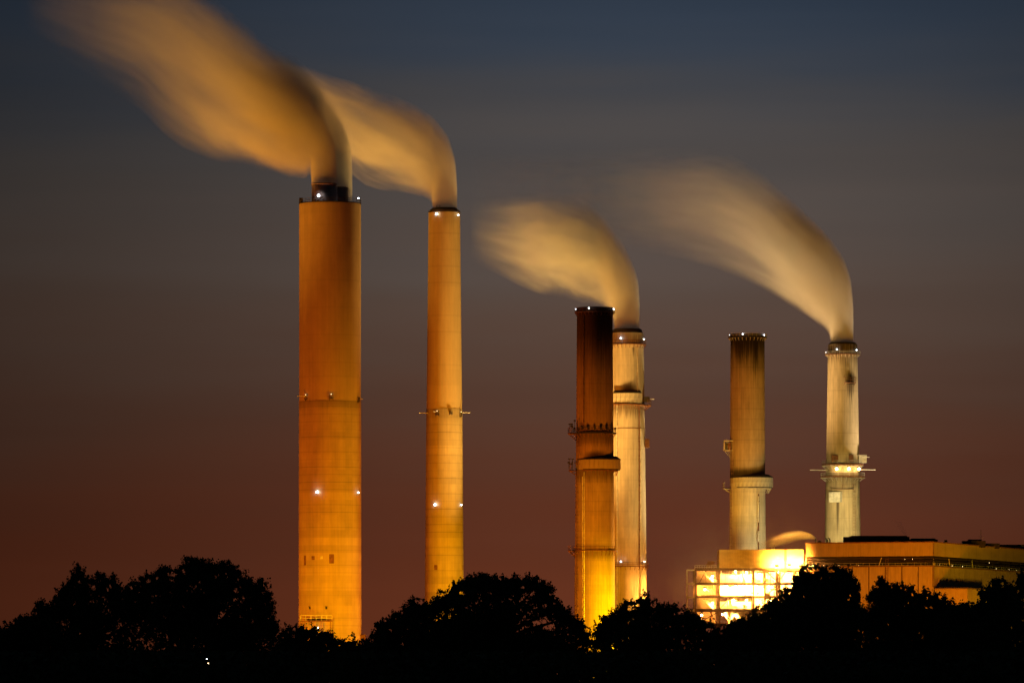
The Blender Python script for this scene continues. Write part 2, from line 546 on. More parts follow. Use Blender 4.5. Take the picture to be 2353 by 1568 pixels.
# --- B: slim tapered stack
B = Chim('slim tapering orange lit chimney with a dark conical cap', 1020.5, 2600.0)
B.pts = [(1570, 45.6), (1370, 44.2), (938, 41.0), (487, 36.2)]
mB_low = shaft_mat('slim_chimney_banded', (0.45, 0.34, 0.17), lift=3.5, nv=36, lines=1.7, seed=7.7, mottled=0.10,
                   stains=[(B.z(938), B.z(985), 0, 9, 0.22, 0.5, None)])
mB_up = shaft_mat('slim_chimney_smooth', (0.47, 0.34, 0.16), lift=7.5, nv=20, lines=0.5, seed=2.2, mottled=0.07,
                  stains=[(B.z(480), B.z(560), .3, .7, 0.16, 0.8, None)])
B.shaft('lower_shaft', [(1570, 46.0), (1370, 44.6), (939, 41.4)], mB_low, close=False)
B.shaft('upper_shaft', [(939, 40.9), (700, 38.4), (485, 36.2)], mB_up)
MB().lathe([(B.r(36.6), B.z(489)), (B.r(36.9), B.z(487)), (B.r(36.4), B.z(485.5)), (B.r(28.5), B.z(479)), (B.r(26.5), B.z(477.5)), (B.r(26), B.z(481)), (B.r(25.5), B.z(520))], 96).build('cap', M['dark_steel'], B.o, True)
for dx, dy in ((-17, 22), (-10, 26)):
    MB().bar((B.r(dx), -B.r(dy), B.z(479)), (B.r(dx), -B.r(dy), B.z(473)), .15).build('lightning_rod', M['dark_steel'], B.o)
B.beacon(1003, 495, .82); B.beacon(1053, 496, .65)
B.beacon(1000, 1160, .8); B.beacon(1060, 1160, .7)
B.landing(1005, 950, 8, 8, M['dark_steel']); B.landing(1036, 949, 6, 6, M['dark_steel'], lamp=False); B.landing(1058, 952, 4, 9, M['dark_steel'])
B.probe(963, 984, 949); B.probe(1058, 1080, 948); B.probe(997, 1004, 946.5)
for x, y, w, h in ((1002, 1303, 8, 11), (1062, 1303, 4, 11)):
    a, p = B.on(x, y, -.1)
    b = MB().box((0, 0, 0), (B.r(w), .5, B.r(h))).build('access_hatch', M['rust_steel'], B.o); b.location = p; b.rotation_euler = (0, 0, a)

# --- C: tall dark stack with galleries, in front
C = Chim('chimney with soot blackened rust top and amber base in front of another', 1366.0, 2440.0)
C.pts = [(1575, 48.5), (1400, 47.0), (1070, 43.5), (980, 42.6), (712, 41.0)]
mC = shaft_mat('sooty_chimney', (0.36, 0.22, 0.11), (0.42, 0.32, 0.18), C.z(1068), lift=4.2, nv=40, lines=0.7, seed=9.4, mottled=0.16,
               stains=[(C.z(705), C.z(960), 0, 9, 0.86, 0.55, None), (C.z(705), C.z(880), .55, .75, 1.0, 0.9, None),
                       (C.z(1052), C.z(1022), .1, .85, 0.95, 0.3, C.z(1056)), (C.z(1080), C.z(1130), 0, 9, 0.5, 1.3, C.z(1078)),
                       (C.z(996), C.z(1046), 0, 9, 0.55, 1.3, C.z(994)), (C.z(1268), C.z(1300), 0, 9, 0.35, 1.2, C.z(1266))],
               dark=(0.030, 0.012, 0.006))
C.shaft('shaft', [(1575, 48.5), (1400, 47.0), (1070, 43.5), (980, 42.6), (712, 41.0)], mC)
MB().lathe([(C.r(41.3), C.z(716)), (C.r(42.5), C.z(714)), (C.r(42.5), C.z(707)), (C.r(38), C.z(706)), (C.r(37), C.z(730))], 96).build('cap', M['dark_steel'], C.o)
C.gallery(716.5, 41, 46.3, M['rust_steel'], nb=28, drop=10, rail=8)
C.beacon(1352, 711, .6, off=2.6); C.beacon(1409, 712, .55, off=2.4); C.beacon(1322, 712, .45, True, off=2.4)
C.gallery(994, 42, 50, M['dark_steel'], nb=28, drop=12, rail=9, brmat=M['rust_steel'])
C.gallery(994, 44, 62, M['rust_steel'], nb=5, drop=18, rail=11, a0=-2.0, a1=-1.1, name='side_landing')
C.enclosure(1055, 1078, 50.5, 8.5, 30, M['tan'], rin=43)
C.gallery(1079.5, 42, 48, M['rust_steel'], nb=30, drop=13, rail=2, dx=6.0, rails=False, name='support_ring')
C.gallery(1079, 44, 60, M['rust_steel'], nb=5, drop=12, rail=14, a0=-1.95, a1=-1.2, name='side_landing')
C.gallery(1263, 45, 51, M['rust_steel'], nb=28, drop=13, rail=8.5)
C.gallery(1263, 46, 61.5, M['rust_steel'], nb=5, drop=16, rail=10, a0=-2.0, a1=-1.15, name='side_landing')
C.ladder(1324.5, 1480, 1085, M['rust_steel'], off=.9, w=1.6)
C.ladder(1329, 1050, 1000, M['rust_steel'], off=.9, w=1.4)
C.conduit(1337.5, 1480, 1095, M['white'], .2); C.conduit(1341, 1480, 1085, M['white'], .2)
C.conduit(1340, 985, 725, M['rust_steel'], .16)
for xx, yy, nm in ((1311, 985, 5), (1311, 1070, 6)):       # instrument clusters on the side landings
    m = MB()
    rng = random.Random(yy)
    for i in range(nm):
        x0 = C.r(xx - 1366 + rng.uniform(-6, 14)); y0 = -rng.uniform(2, 6); z0 = C.z(yy) + rng.uniform(0, 1.5)
        m.bar((x0, y0, C.z(yy + 8)), (x0, y0, z0 + 1.5), .12)
        m.box((x0, y0, z0 + rng.uniform(.2, 2)), (rng.uniform(.5, 1.1), .6, rng.uniform(.4, 1.0)))
    m.build('instrument_cluster', M['dark_steel'], C.o)
m = MB()
for i in range(9):
    t = -1.2 + i * .3
    m.box((math.sin(t) * C.r(50), -math.cos(t) * C.r(50), C.z(985)), (.9, .6, 1.1), t)
m.build('horn_array', M['dark_steel'], C.o)

# --- D: pale stack behind C
D = Chim('pale cream chimney half hidden behind the soot blackened one, smoking', 1441.0, 2520.0)
D.pts = [(1570, 47.0), (1370, 45.0), (930, 39.4), (765, 37.2)]
mD = shaft_mat('pale_chimney', (0.52, 0.46, 0.38), lift=4.6, nv=34, lines=0.45, seed=5.5, mottled=0.16,
               stains=[(D.z(770), D.z(860), .35, .12, .9, .8, D.z(800)), (D.z(898), D.z(860), 0.05, .62, 1.0, .35, D.z(905)),
                       (D.z(928), D.z(985), 0, 9, .6, 1.7, D.z(927)), (D.z(762), D.z(795), 0, 9, .14, 1.2, None)], dark=(0.05, 0.03, 0.015))
D.shaft('shaft', [(1570, 47.0), (1370, 45.0), (930, 39.4), (765, 37.2)], mD)
MB().lathe([(D.r(34), D.z(767)), (D.r(34), D.z(760)), (D.r(33), D.z(757)), (D.r(29.5), D.z(755)), (D.r(29), D.z(780))], 96).build('cap', M['dark_steel'], D.o, True)
D.gallery(791, 37, 43.5, M['rust_steel'], nb=26, drop=9, rail=8, deck=1.2)
D.beacon(1425, 779, .65); D.beacon(1479, 780, .55, off=.4)
D.enclosure(903, 927, 43.6, 0, 7, M['pale'], a0=-.86, a1=.82, rin=38)
D.gallery(929, 38, 45.5, M['rust_steel'], nb=16, drop=12, rail=2, a0=-1.2, a1=1.2, rails=False, name='support_ring')
D.gallery(930, 39, 55, M['rust_steel'], nb=5, drop=13, rail=11, a0=1.0, a1=2.0, name='side_landing')
D.gallery(915, 38, 53, M['rust_steel'], nb=4, drop=3, rail=2, a0=1.1, a1=1.9, name='side_roof', rails=False)
D.probe(1480, 1503, 916.5)
MB().box((D.r(44), -4, D.z(918)), (2.4, 2.4, 2.4)).build('instrument_box', M['dark_steel'], D.o)
D.gallery(984, 39.5, 40.6, M['rust_steel'], nb=0, rails=False, deck=1.0, name='hoop')
D.gallery(1300, 44, 50, M['rust_steel'], nb=26, drop=9, rail=8, deck=1.4)
D.beacon(1425, 1290, .65, off=2.2); D.beacon(1479.5, 1290, .55, off=2)
D.conduit(1470.5, 1480, 985, M['white'], .3, name='cable_tray'); D.conduit(1416.5, 1480, 930, M['white'], .2)
D.conduit(1467.5, 1300, 930, M['rust_steel'], .2)
D.conduit(1464, 900, 770, M['pale'], .14)
MB().box((D.r(45), -2, D.z(1018)), (2.0, 2.0, 3.8)).build('instrument_box', M['rust_steel'], D.o)

# --- E: stack behind the lit boiler house
E = Chim('chimney with sooty top and white panelled collar rising behind boiler house', 1717.0, 2590.0)
E.pts = [(1570, 42.5), (1260, 42.0), (1095, 40.3), (770, 39.0)]
mE = shaft_mat('boiler_chimney', (0.42, 0.34, 0.25), (0.56, 0.50, 0.42), E.z(1110), lift=4.7, nv=24, lines=0.8, seed=3.3, mottled=0.16,
               stains=[(E.z(766), E.z(960), 0, 9, .5, .6, None), (E.z(760), E.z(955), .42, .30, 1.0, 1.8, None), (E.z(760), E.z(915), -.25, .7, 1.0, 2.2, None), (E.z(760), E.z(870), .1, 9, 1.0, 2.4, None),
                       (E.z(1094), E.z(1058), 0, 9, .9, .3, E.z(1098))], dark=(0.016, 0.010, 0.006))
E.shaft('shaft', [(1570, 42.5), (1260, 42.0), (1095, 40.3), (770, 39.0)], mE)
MB().lathe([(E.r(39.2), E.z(774)), (E.r(40), E.z(773)), (E.r(40), E.z(767.5)), (E.r(36), E.z(766.5)), (E.r(35.5), E.z(790))], 96).build('cap', M['dark_steel'], E.o)
E.gallery(774.5, 39, 44.5, M['dark_steel'], nb=28, drop=9, rail=7, brmat=M['steel'])
E.beacon(1704, 770, .55, off=2.4); E.beacon(1754, 771, .5, off=1.5); E.beacon(1674.5, 770.5, .3, True, off=2)
E.enclosure(1096, 1119, 48.3, 9.5, 30, M['pale'], rin=40)
E.gallery(1120, 40, 47, M['steel'], nb=34, drop=13, rail=2, dx=8, rails=False, name='support_ring')
E.gallery(1120, 41, 57, M['steel'], nb=5, drop=12, rail=12, a0=-1.9, a1=-1.2, name='side_landing')
b = empty('elevator_house', (-E.r(45), -1.5, E.z(1042)), E.o)
MB().box((0, 0, 1.5), (E.r(22), 5, .3)).box((-E.r(9), 0, 3.4), (E.r(3), 5, 4)).box((0, 2, 3.2), (E.r(20), .3, 4)).box((E.r(1), 0, 5.8), (E.r(23), 5.4, .5)).build('shelter', M['pale'], b)
MB().box((E.r(3), -1, 3.2), (E.r(7), 2.4, 3.4)).build('drum', M['rust_steel'], b)
m = MB()
for xx in (-9, -3, 3, 10):
    m.bar((E.r(xx), -2.4, 1.6), (E.r(xx), -2.4, 3.3), .1); m.bar((E.r(xx), -2.2, 1.4), (E.r(10), -.5, -3.0), .12)
m.bar((-E.r(10), -2.4, 3.2), (E.r(10), -2.4, 3.2), .1)
m.build('railing', M['steel'], b)
E.ladder(1677.5, 1300, 1125, M['rust_steel'], off=.9, w=1.5); E.ladder(1681, 1092, 1055, M['rust_steel'], off=.9, w=1.4)
E.conduit(1741, 1300, 1135, M['rust_steel'], .3); E.conduit(1739.8, 1245, 1220, M['white'], .4, .6, 'cable_tray'); E.conduit(1740, 1200, 1140, M['white'], .3, .6, 'cable_tray')

# --- F: rightmost stack
Fc = Chim('cream chimney with twin lamp lit galleries behind the long building, smoking', 1935.5, 2680.0)
Fc.pts = [(1570, 43.5), (1250, 41.5), (1060, 38.0), (791, 33.5)]
mF = shaft_mat('cream_chimney', (0.50, 0.41, 0.27), lift=5.0, nv=24, lines=0.6, seed=6.1, mottled=0.17,
               stains=[(Fc.z(780), Fc.z(880), 0, 9, .85, 2.6, None), (Fc.z(786), Fc.z(815), 0, 9, .5, 1.2, None),
                       (Fc.z(872), Fc.z(838), .55, .40, 1.0, 1.2, Fc.z(884)), (Fc.z(880), Fc.z(950), .5, .40, .8, 2.0, Fc.z(878)),
                       (Fc.z(1090), Fc.z(1140), 0, 9, .5, 1.6, Fc.z(1086)), (Fc.z(1155), Fc.z(1290), -.34, .10, .75, .5, Fc.z(1152)),
                       (Fc.z(1062), Fc.z(1030), .5, .5, .5, .8, Fc.z(1070))], dark=(0.05, 0.032, 0.018))
Fc.shaft('shaft', [(1570, 43.5), (1250, 41.5), (1060, 38.0), (791, 33.5)], mF)
MB().lathe([(Fc.r(31), Fc.z(793)), (Fc.r(31), Fc.z(788.5)), (Fc.r(29), Fc.z(786.5)), (Fc.r(26), Fc.z(786)), (Fc.r(25.5), Fc.z(810))], 96).build('cap', M['dark_steel'], Fc.o, True)
Fc.gallery(814, 34, 40.5, M['rust_steel'], nb=26, drop=7, rail=6.5, deck=1.3, brmat=M['steel'])
Fc.beacon(1920, 804, .6); Fc.beacon(1966, 805, .5); Fc.beacon(1896, 810, .35, True, off=2)
Fc.landing(1950, 874, 26, 12, M['rust_steel'], lamp=False, off=1.6)
Fc.gallery(1066, 38, 48, M['rust_steel'], nb=22, drop=13, rail=8, deck=3.0, brmat=M['steel'])
Fc.gallery(1094, 38.5, 51, M['rust_steel'], nb=24, drop=12, rail=8, deck=3.0, brmat=M['steel'])
b = MB().box((Fc.r(45), -2, Fc.z(1055)), (Fc.r(18), 4.5, Fc.r(15))).box((Fc.r(41), -2, Fc.z(1046)), (Fc.r(26), 5, .4))
b.build('instrument_shelter', M['pale'], Fc.o)
Fc.probe(1859, 1900, 1080.0, off=3); Fc.probe(1972, 2010, 1079, off=3); Fc.probe(1985, 1997, 1049)
for x in (1919, 1947, 1971):
    a, p = Fc.on(x, 1078, 2.2)
    e = empty('gallery_lamp_or_glint', p, Fc.o, a)
    MB().box((0, .5, .9), (1.2, 1.0, .25)).bar((0, .5, .9), (0, 2.4, 1.2), .12).build('housing', M['dark_steel'], e)
    MB().sphere((0, 0, 0), .62, 12, 8).build('lens', M['sodium'], e, True)
Fc.landing(1932.5, 1119, 52, 10, M['rust_steel'], lamp=False, off=1.8)
a, p = Fc.on(1917, 1143, 1.0)
b = MB().box((0, 0, 0), (Fc.r(27), 3, Fc.r(22))).box((0, 0, Fc.r(11.5)), (Fc.r(29), 3.3, .3)).build('white_cabin', M['white'], Fc.o); b.location = p; b.rotation_euler = (0, 0, a)
Fc.ladder(1959.5, 1262, 1110, M['rust_steel'], off=.7, w=1.3)
Fc.ladder(1953, 1062, 1045, M['rust_steel'], off=.7, w=2.2)
MB().box((Fc.r(-20), -Fc.r(36), Fc.z(1054)), (3, 2, 3)).box((Fc.r(17), -Fc.r(36), Fc.z(1054)), (2, 2, 3.6)).build('instrument_box', M['rust_steel'], Fc.o)

# ------------------------------------------------------------------ boiler house: clad block over an open steel frame
GY = 2500.0
gs = GY / F
G = empty('boiler_house', (at(1740, 0, GY).x, GY, 0))
tag(G, 'brilliantly lit open steel boiler house with clad upper storey', 'building')
gx = lambda x: (x - 1740) * gs
gz = lambda y: CAMZ + (HZ - y) * gs
m_clad, t = newmat('ribbed_cladding')
s_ = t.node('ShaderNodeSeparateXYZ'); t.l.new(t.node('ShaderNodeTexCoord').outputs['Object'], s_.inputs[0])
rb = t.m('ABSOLUTE', t.m('SUBTRACT', t.m('FRACT', t.m('MULTIPLY', s_.outputs[0], 1.4)), .5))
nn = t.noise(t.xyz(t.m('MULTIPLY', s_.outputs[0], .25), 0.0, t.m('MULTIPLY', s_.outputs[2], .5)), 1.0, 4.0, .6)
k = t.m('MULTIPLY', t.mr(rb, .05, .2, .82, 1.0), t.mr(nn, .3, .7, .78, 1.08))
finish(t, t.mix(1.0, (0.46, 0.35, 0.16, 1), t.xyz(k, k, k), 'MULTIPLY'), .7)
# clad storey as separate sheets
ztop, zbot = gz(1261.5), gz(1305)
xs = [1652, 1690, 1728, 1766, 1801]
for x0, x1 in zip(xs, xs[1:]):
    MB().box(((gx(x0) + gx(x1)) / 2, 0, (ztop + zbot) / 2), (gx(x1) - gx(x0) - .03, .4, ztop - zbot)).build('cladding_sheet', m_clad, G)
MB().box(((gx(1807) + gx(1846)) / 2, 0, (ztop + zbot) / 2), (gx(1846) - gx(1807), .4, ztop - zbot)).build('cladding_sheet', m_clad, G)
MB().box((gx(1804), .5, (ztop + zbot) / 2), (gx(1808) - gx(1800), .4, ztop - zbot)).build('downpipe_recess', M['rust_steel'], G)
MB().box(((gx(1652) + gx(1846)) / 2, 12, ztop - .4), (gx(1846) - gx(1652) - .3, 23, .5)).build('roof', M['roof'], G)
MB().box(((gx(1652) + gx(1846)) / 2, 12, zbot + .4), (gx(1846) - gx(1652) - .3, 23, .5)).build('soffit', M['tan'], G)
MB().box((gx(1652) + .2, 12, (ztop + zbot) / 2), (.4, 23, ztop - zbot - .1)).build('end_wall', m_clad, G)
MB().box(((gx(1652) + gx(1846)) / 2, 23.5, (ztop + zbot) / 2), (gx(1846) - gx(1652), .4, ztop - zbot)).build('rear_wall', m_clad, G)
# roof stack with a cage ladder look
m = MB()
for xx in (-.6, .6):
    m.bar((gx(1776) + xx, 1, zbot + 3), (gx(1776) + xx, 1, gz(1247)), .12)
for i in range(12):
    z0 = zbot + 3 + i * (gz(1247) - zbot - 3) / 12
    m.bar((gx(1776) - .6, 1, z0), (gx(1776) + .6, 1, z0), .09)
m.build('roof_ladder', M['steel'], G)
levels = [1307, 1340, 1370, 1401, 1434]
cols = [1597, 1652, 1731, 1757, 1785, 1791, 1824, 1846]
for x in cols:
    for dy in (0.0, 11.0, 22.0):
        if dy and x in (1785, 1791): continue
        MB().box((gx(x), dy, gz(1307) / 2), (.75 if dy == 0 else .6, .75, gz(1307))).build('column', M['frame'], G)
for y in levels:
    d = 1.1 if y != 1401 else 1.5
    MB().box(((gx(1597) + gx(1846)) / 2, -.1, gz(y)), (gx(1846) - gx(1597), .5, d)).build('beam', M['frame'], G)
    MB().box(((gx(1600) + gx(1846)) / 2, 11.5, gz(y) + .2), (gx(1846) - gx(1600), 22, .25)).build('floor_deck', M['rust_steel'], G)
    r = MB(); zf = gz(y) + .6
    if y > 1307:
        n = 34
        for i in range(n + 1):
            xx = gx(1600) + (gx(1840) - gx(1600)) * i / n
            r.bar((xx, .3, zf), (xx, .3, zf + 1.1), .05)
        r.bar((gx(1600), .3, zf + 1.1), (gx(1840), .3, zf + 1.1), .06); r.bar((gx(1600), .3, zf + .55), (gx(1840), .3, zf + .55), .05)
        r.build('railing', M['steel'], G)


def brace(x0, y0, x1, y1, d=.0, r=.28):
    MB().bar((gx(x0), d, gz(y0)), (gx(x1), d, gz(y1)), r).build('brace', M['frame'], G)


brace(1757, 1309, 1787, 1337); brace(1788, 1337, 1806, 1309); brace(1787, 1342, 1759, 1368)
brace(1652, 1399, 1678, 1372, 5); brace(1597, 1434, 1652, 1403); brace(1655, 1403, 1690, 1434); brace(1630, 1403, 1652, 1440)
brace(1606, 1339, 1622, 1309, 3, .22); brace(1791, 1400, 1824, 1372); brace(1731, 1434, 1757, 1403)
# gusset plate
MB().box((gx(1762), -.3, gz(1368)), (2.6, .3, 2.6), 0).build('gusset_plate', M['frame'], G)
# stairs in the left bay, one flight per storey
for y0, y1 in ((1339, 1310), (1369, 1342), (1400, 1372), (1433, 1403)):
    m = MB(); n = 14
    for i in range(n):
        f = i / n
        m.box((gx(1644 - 34 * f), 3.0, gz(y0) + (gz(y1) - gz(y0)) * f), (.5, 1.6, .1))
    for dy in (2.2, 3.8):
        m.bar((gx(1644), dy, gz(y0)), (gx(1610), dy, gz(y1)), .2); m.bar((gx(1644), dy, gz(y0) + 1.1), (gx(1610), dy, gz(y1) + 1.1), .08)
    m.build('stair_flight', M['steel'], G)
# outrigger frame left of the house
for y in (1308.5, 1340, 1371, 1401):
    MB().box(((gx(1578) + gx(1597)) / 2, .2, gz(y)), (gx(1597) - gx(1578), .4, .55 if y < 1400 else 1.2)).build('outrigger_beam', M['steel'], G)
MB().box((gx(1578), .2, gz(1308) / 2), (.45, .45, gz(1307.5))).build('outrigger_post', M['steel'], G)
MB().bar((gx(1579), .2, gz(1401)), (gx(1584), .2, gz(1391)), .12).bar((gx(1584), .2, gz(1391)), (gx(1580), .2, gz(1396)), .12).build('hoist_hook', M['steel'], G)
# top platform at the left with railing and crane boom
r = MB(); zf = gz(1306)
for i in range(11):
    xx = gx(1596) + (gx(1651) - gx(1596)) * i / 10
    r.bar((xx, -.2, zf), (xx, -.2, gz(1298)), .09)
for y in (1298, 1302):
    r.bar((gx(1596), -.2, gz(y)), (gx(1651), -.2, gz(y)), .1)
r.build('platform_railing', M['steel'], G)
MB().bar((gx(1622), 2, gz(1298)), (gx(1640), 2, gz(1290)), .7, 6).bar((gx(1640), 2, gz(1290)), (gx(1652), 2, gz(1287)), .2).box((gx(1632), 2, gz(1292)), (2.6, 1.6, 1.4)).bar((gx(1626), 2, gz(1298)), (gx(1626), 2, gz(1305)), .3).build('crane_boom', M['rust_steel'], G)
# plant inside: ducts, drums, hoppers, pipes
rng = random.Random(5)
MB().box(((gx(1652) + gx(1757)) / 2, 8.5, (gz(1341) + gz(1369)) / 2), (gx(1755) - gx(1654), 4, gz(1345) - gz(1368))).build('air_duct', M['pale'], G)
MB().box(((gx(1652) + gx(1731)) / 2, 9, (gz(1316) + gz(1338)) / 2), (gx(1729) - gx(1656), 5, gz(1318) - gz(1337))).build('air_duct', M['pale'], G)
MB().box(((gx(1652) + gx(1729)) / 2, 9, (gz(1381) + gz(1398)) / 2), (gx(1727) - gx(1655), 5, gz(1380) - gz(1398))).build('air_duct', M['pale'], G)
MB().box(((gx(1793) + gx(1845)) / 2, 12, (gz(1310) + gz(1400)) / 2), (gx(1843) - gx(1795), 5, gz(1312) - gz(1400))).build('boiler_casing', M['pale'], G)
MB().box(((gx(1733) + gx(1784)) / 2, 12, (gz(1312) + gz(1430)) / 2), (gx(1783) - gx(1733), 5, gz(1312) - gz(1430))).build('boiler_casing', M['pale'], G)
MB().box(((gx(1602) + gx(1650)) / 2, 16, (gz(1310) + gz(1432)) / 2), (gx(1648) - gx(1604), 2, gz(1310) - gz(1432))).build('boiler_casing', M['tan'], G)
for i in range(46):
    y0 = rng.choice([1309, 1342, 1372, 1404]); x0 = rng.uniform(1602, 1835); dd = rng.uniform(2.5, 5.5)
    if rng.random() < .55:
        ln = rng.uniform(8, 30); yy = y0 + rng.uniform(2, 12)
        o = MB().bar((gx(x0), dd, gz(yy)), (gx(min(1842, x0 + ln)), dd, gz(yy)), rng.uniform(.12, .4), 8)
    else:
        o = MB().bar((gx(x0), dd, gz(y0)), (gx(x0), dd, gz(y0 + 28)), rng.uniform(.12, .35), 8)
    o.build('pipe', rng.choice([M['rust_steel'], M['steel'], M['rust_steel']]), G, True)
for i in range(16):
    y0 = rng.choice([1338, 1368, 1399]); x0 = rng.uniform(1606, 1780)
    w, h = rng.uniform(3, 9), rng.uniform(3, 8)
    MB().box((gx(x0), rng.uniform(1.5, 4), gz(y0) + .6 + h * gs / 2), (w * gs, 1.2, h * gs)).build('equipment_cabinet', rng.choice([M['rust_steel'], M['pale'], M['tan']]), G)
for i in range(26):
    y0 = rng.choice([1309, 1342, 1372, 1403]); x0 = rng.uniform(1600, 1838)
    if rng.random() < .5:
        MB().bar((gx(x0), .6, gz(y0 - 1)), (gx(x0), .6, gz(y0 + 30)), rng.uniform(.08, .18), 6).build('hanger', M['frame'], G)
    else:
        ln = rng.uniform(12, 40); yy = y0 + rng.choice([2, 3, 5, 8, 24])
        MB().bar((gx(x0), 1.0, gz(yy)), (gx(min(1842, x0 + ln)), 1.0, gz(yy)), rng.uniform(.10, .24), 6).build('pipe', M['frame'], G)
for x in (1676, 1700):
    MB().lathe([(2.6, gz(1405)), (2.6, gz(1412)), (.6, gz(1424)), (.6, gz(1440))], 20, gx(x), 4).build('hopper', M['pale'], G, True)


def plant_lamp(x, y, dy, power, col=AMBER, r=.45):
    e = empty('lamp', (gx(x), dy, gz(y)), G)
    MB().lathe([(.05, .95), (.55, .8), (.6, .55), (.05, .6)], 12).bar((0, 0, .8), (0, .1, 2.2), .07).build('hood', M['dark_steel'], e)
    MB().sphere((0, 0, 0), r, 12, 8).build('globe', M['sodium'], e, True)
    l = bulb((0, 0, -.9), power, col, .3); l.parent = e
    return e


for x, y, dy, p in ((1637, 1323, 1.4, 16000), (1619, 1353, 1.4, 22000), (1637, 1384, 1.4, 16000), (1789, 1313, 2.0, 22000),
                    (1690, 1312, 3.5, 14000), (1715, 1314, 3.5, 34000), (1745, 1318, 4.0, 22000),
                    (1670, 1346, 2.4, 70000), (1690, 1346, 2.4, 80000), (1712, 1346, 2.4, 80000), (1745, 1348, 4.0, 50000), (1772, 1347, 4.0, 30000),
                    (1685, 1377, 3.5, 14000), (1715, 1378, 3.5, 9000), (1745, 1380, 4.0, 26000), (1770, 1378, 4, 10000),
                    (1812, 1320, 4.0, 26000), (1808, 1350, 4.0, 26000), (1836, 1335, 4, 16000), (1660, 1410, 2, 9000), (1690, 1412, 2, 6000), (1612, 1412, 3, 3000),
                    ):
    plant_lamp(x, y, dy, p * 1.6)
# floodlights fixed in front of the clad storey: the brightest patch
for x, y, p in ((1783, 1299, 60000), (1812, 1297, 70000), (1838, 1300, 50000)):
    e = empty('wall_floodlight', (gx(x), -4.0, gz(y)), G)
    MB().box((0, -.5, 0), (1.6, .4, 1.0)).bar((0, -.3, 0), (0, 3.7, -2.2), .12).build('bracket', M['dark_steel'], e)
    MB().box((0, -.2, 0), (1.3, .15, .8)).build('lens', M['sodium'], e)
    l = flood_or_fill_spot((0, .4, 0), (0, 4.0, .6), p * 1.5, AMBER, 150, .5, .4); l.parent = e

# ------------------------------------------------------------------ long turbine building at the right
u_l = Vector((-0.94, 0.342, 0)); u_r = Vector((0.342, 0.94, 0))
C0 = Vector((at(2144.5, 0, 2480).x, 2480.0, 0))
H = empty('turbine_hall', C0)
tag(H, 'long tan metal clad hall with dark pipe gallery band', 'building')
hs = 2480.0 / F
hz = lambda y: CAMZ + (HZ - y) * hs
LF, LR = 58.3, 330.0
n_f = Vector((-0.342, -0.94, 0)); n_r = Vector((0.94, -0.342, 0))


def wallbox(mb, along, nrm, a, b, z0, z1, out, th):
    """slab on a facade: from a to b along it, its face OUT metres proud"""
    p = [along * a + nrm * out, along * b + nrm * out, along * b + nrm * (out - th), along * a + nrm * (out - th)]
    i = len(mb.v)
    for z in (z0, z1):
        for q in p: mb.v.append((q.x, q.y, z))
    fs = [(0, 1, 2, 3), (4, 5, 6, 7), (0, 1, 5, 4), (1, 2, 6, 5), (2, 3, 7, 6), (3, 0, 4, 7)]
    mb.f += [tuple(i + k for k in f) for f in fs]
    return mb


m_hall, t = newmat('hall_cladding')
s_ = t.node('ShaderNodeSeparateXYZ'); t.l.new(t.node('ShaderNodeTexCoord').outputs['Object'], s_.inputs[0])
cc = t.m('ADD', t.m('MULTIPLY', s_.outputs[0], .9), t.m('MULTIPLY', s_.outputs[1], -.42))
rb = t.m('ABSOLUTE', t.m('SUBTRACT', t.m('FRACT', t.m('MULTIPLY', cc, .9)), .5))
nn = t.noise(t.xyz(t.m('MULTIPLY', cc, .5), 0.0, t.m('MULTIPLY', s_.outputs[2], .12)), 1.0, 5.0, .65)
k = t.m('MULTIPLY', t.mr(rb, .0, .12, .88, 1.0), t.mr(nn, .25, .75, .80, 1.08))
finish(t, t.mix(1.0, (0.36, 0.25, 0.12, 1), t.xyz(k, k, k), 'MULTIPLY'), .75)
zT, zB1, zB2 = hz(1245.5), hz(1276), hz(1298)
wallbox(MB(), u_l, n_f, 0, LF, zB1, zT, 0, .5).build('upper_wall', m_hall, H)
wallbox(MB(), u_r, n_r, 0, LR, zB1, zT, 0, .5).build('upper_wall', m_hall, H)
q = MB(); wallbox(q, u_l, n_f, -.3, LF + .3, zT, zT + .5, .3, 1.0); q.build('coping', M['rust_steel'], H)
q = MB(); wallbox(q, u_r, n_r, -.0, LR + .3, zT, zT + .5, .3, 1.0); q.build('coping', M['rust_steel'], H)
wallbox(MB(), u_l, n_f, 6.2, LF, zB2 - .5, zB1 + .5, -6.0, .4).build('recess_wall', M['roof'], H)  # dark finish carries the shade of the recess
wallbox(MB(), u_r, n_r, 6.4, LR, zB2 - .5, zB1 + .5, -6.0, .4).build('recess_wall', M['roof'], H)  # same shade-dark colour on the side recess
wallbox(MB(), u_l, n_f, .1, LF, zB2 - .4, zB2, -.05, 6.2).build('walkway_deck', M['rust_steel'], H)
wallbox(MB(), u_r, n_r, .1, LR, zB2 - .4, zB2, -.05, 6.2).build('walkway_deck', M['rust_steel'], H)
for al, nr, L, n in ((u_l, n_f, LF, 20), (u_r, n_r, LR, 90)):
    r = MB()
    for i in range(n + 1):
        p = al * (L * i / n) + nr * -.25
        r.bar((p.x, p.y, zB2), (p.x, p.y, zB2 + 1.2), .06)
    for z in (zB2 + .25, zB2 + 1.2):
        p, q_ = nr * -.25, al * L + nr * -.25
        r.bar((p.x, p.y, z), (q_.x, q_.y, z), .08)
    r.build('walkway_railing', M['steel'], H)
    r = MB()
    for z, rr in ((hz(1286.5), .28), (hz(1280), .4), (hz(1291), .2)):
        p, q_ = nr * -1.2, al * L + nr * -1.2
        r.bar((p.x, p.y, z), (q_.x, q_.y, z), rr, 8)
    r.build('pipe_run', M['roof'], H)  # pipes coloured dark to sit in the recess shade
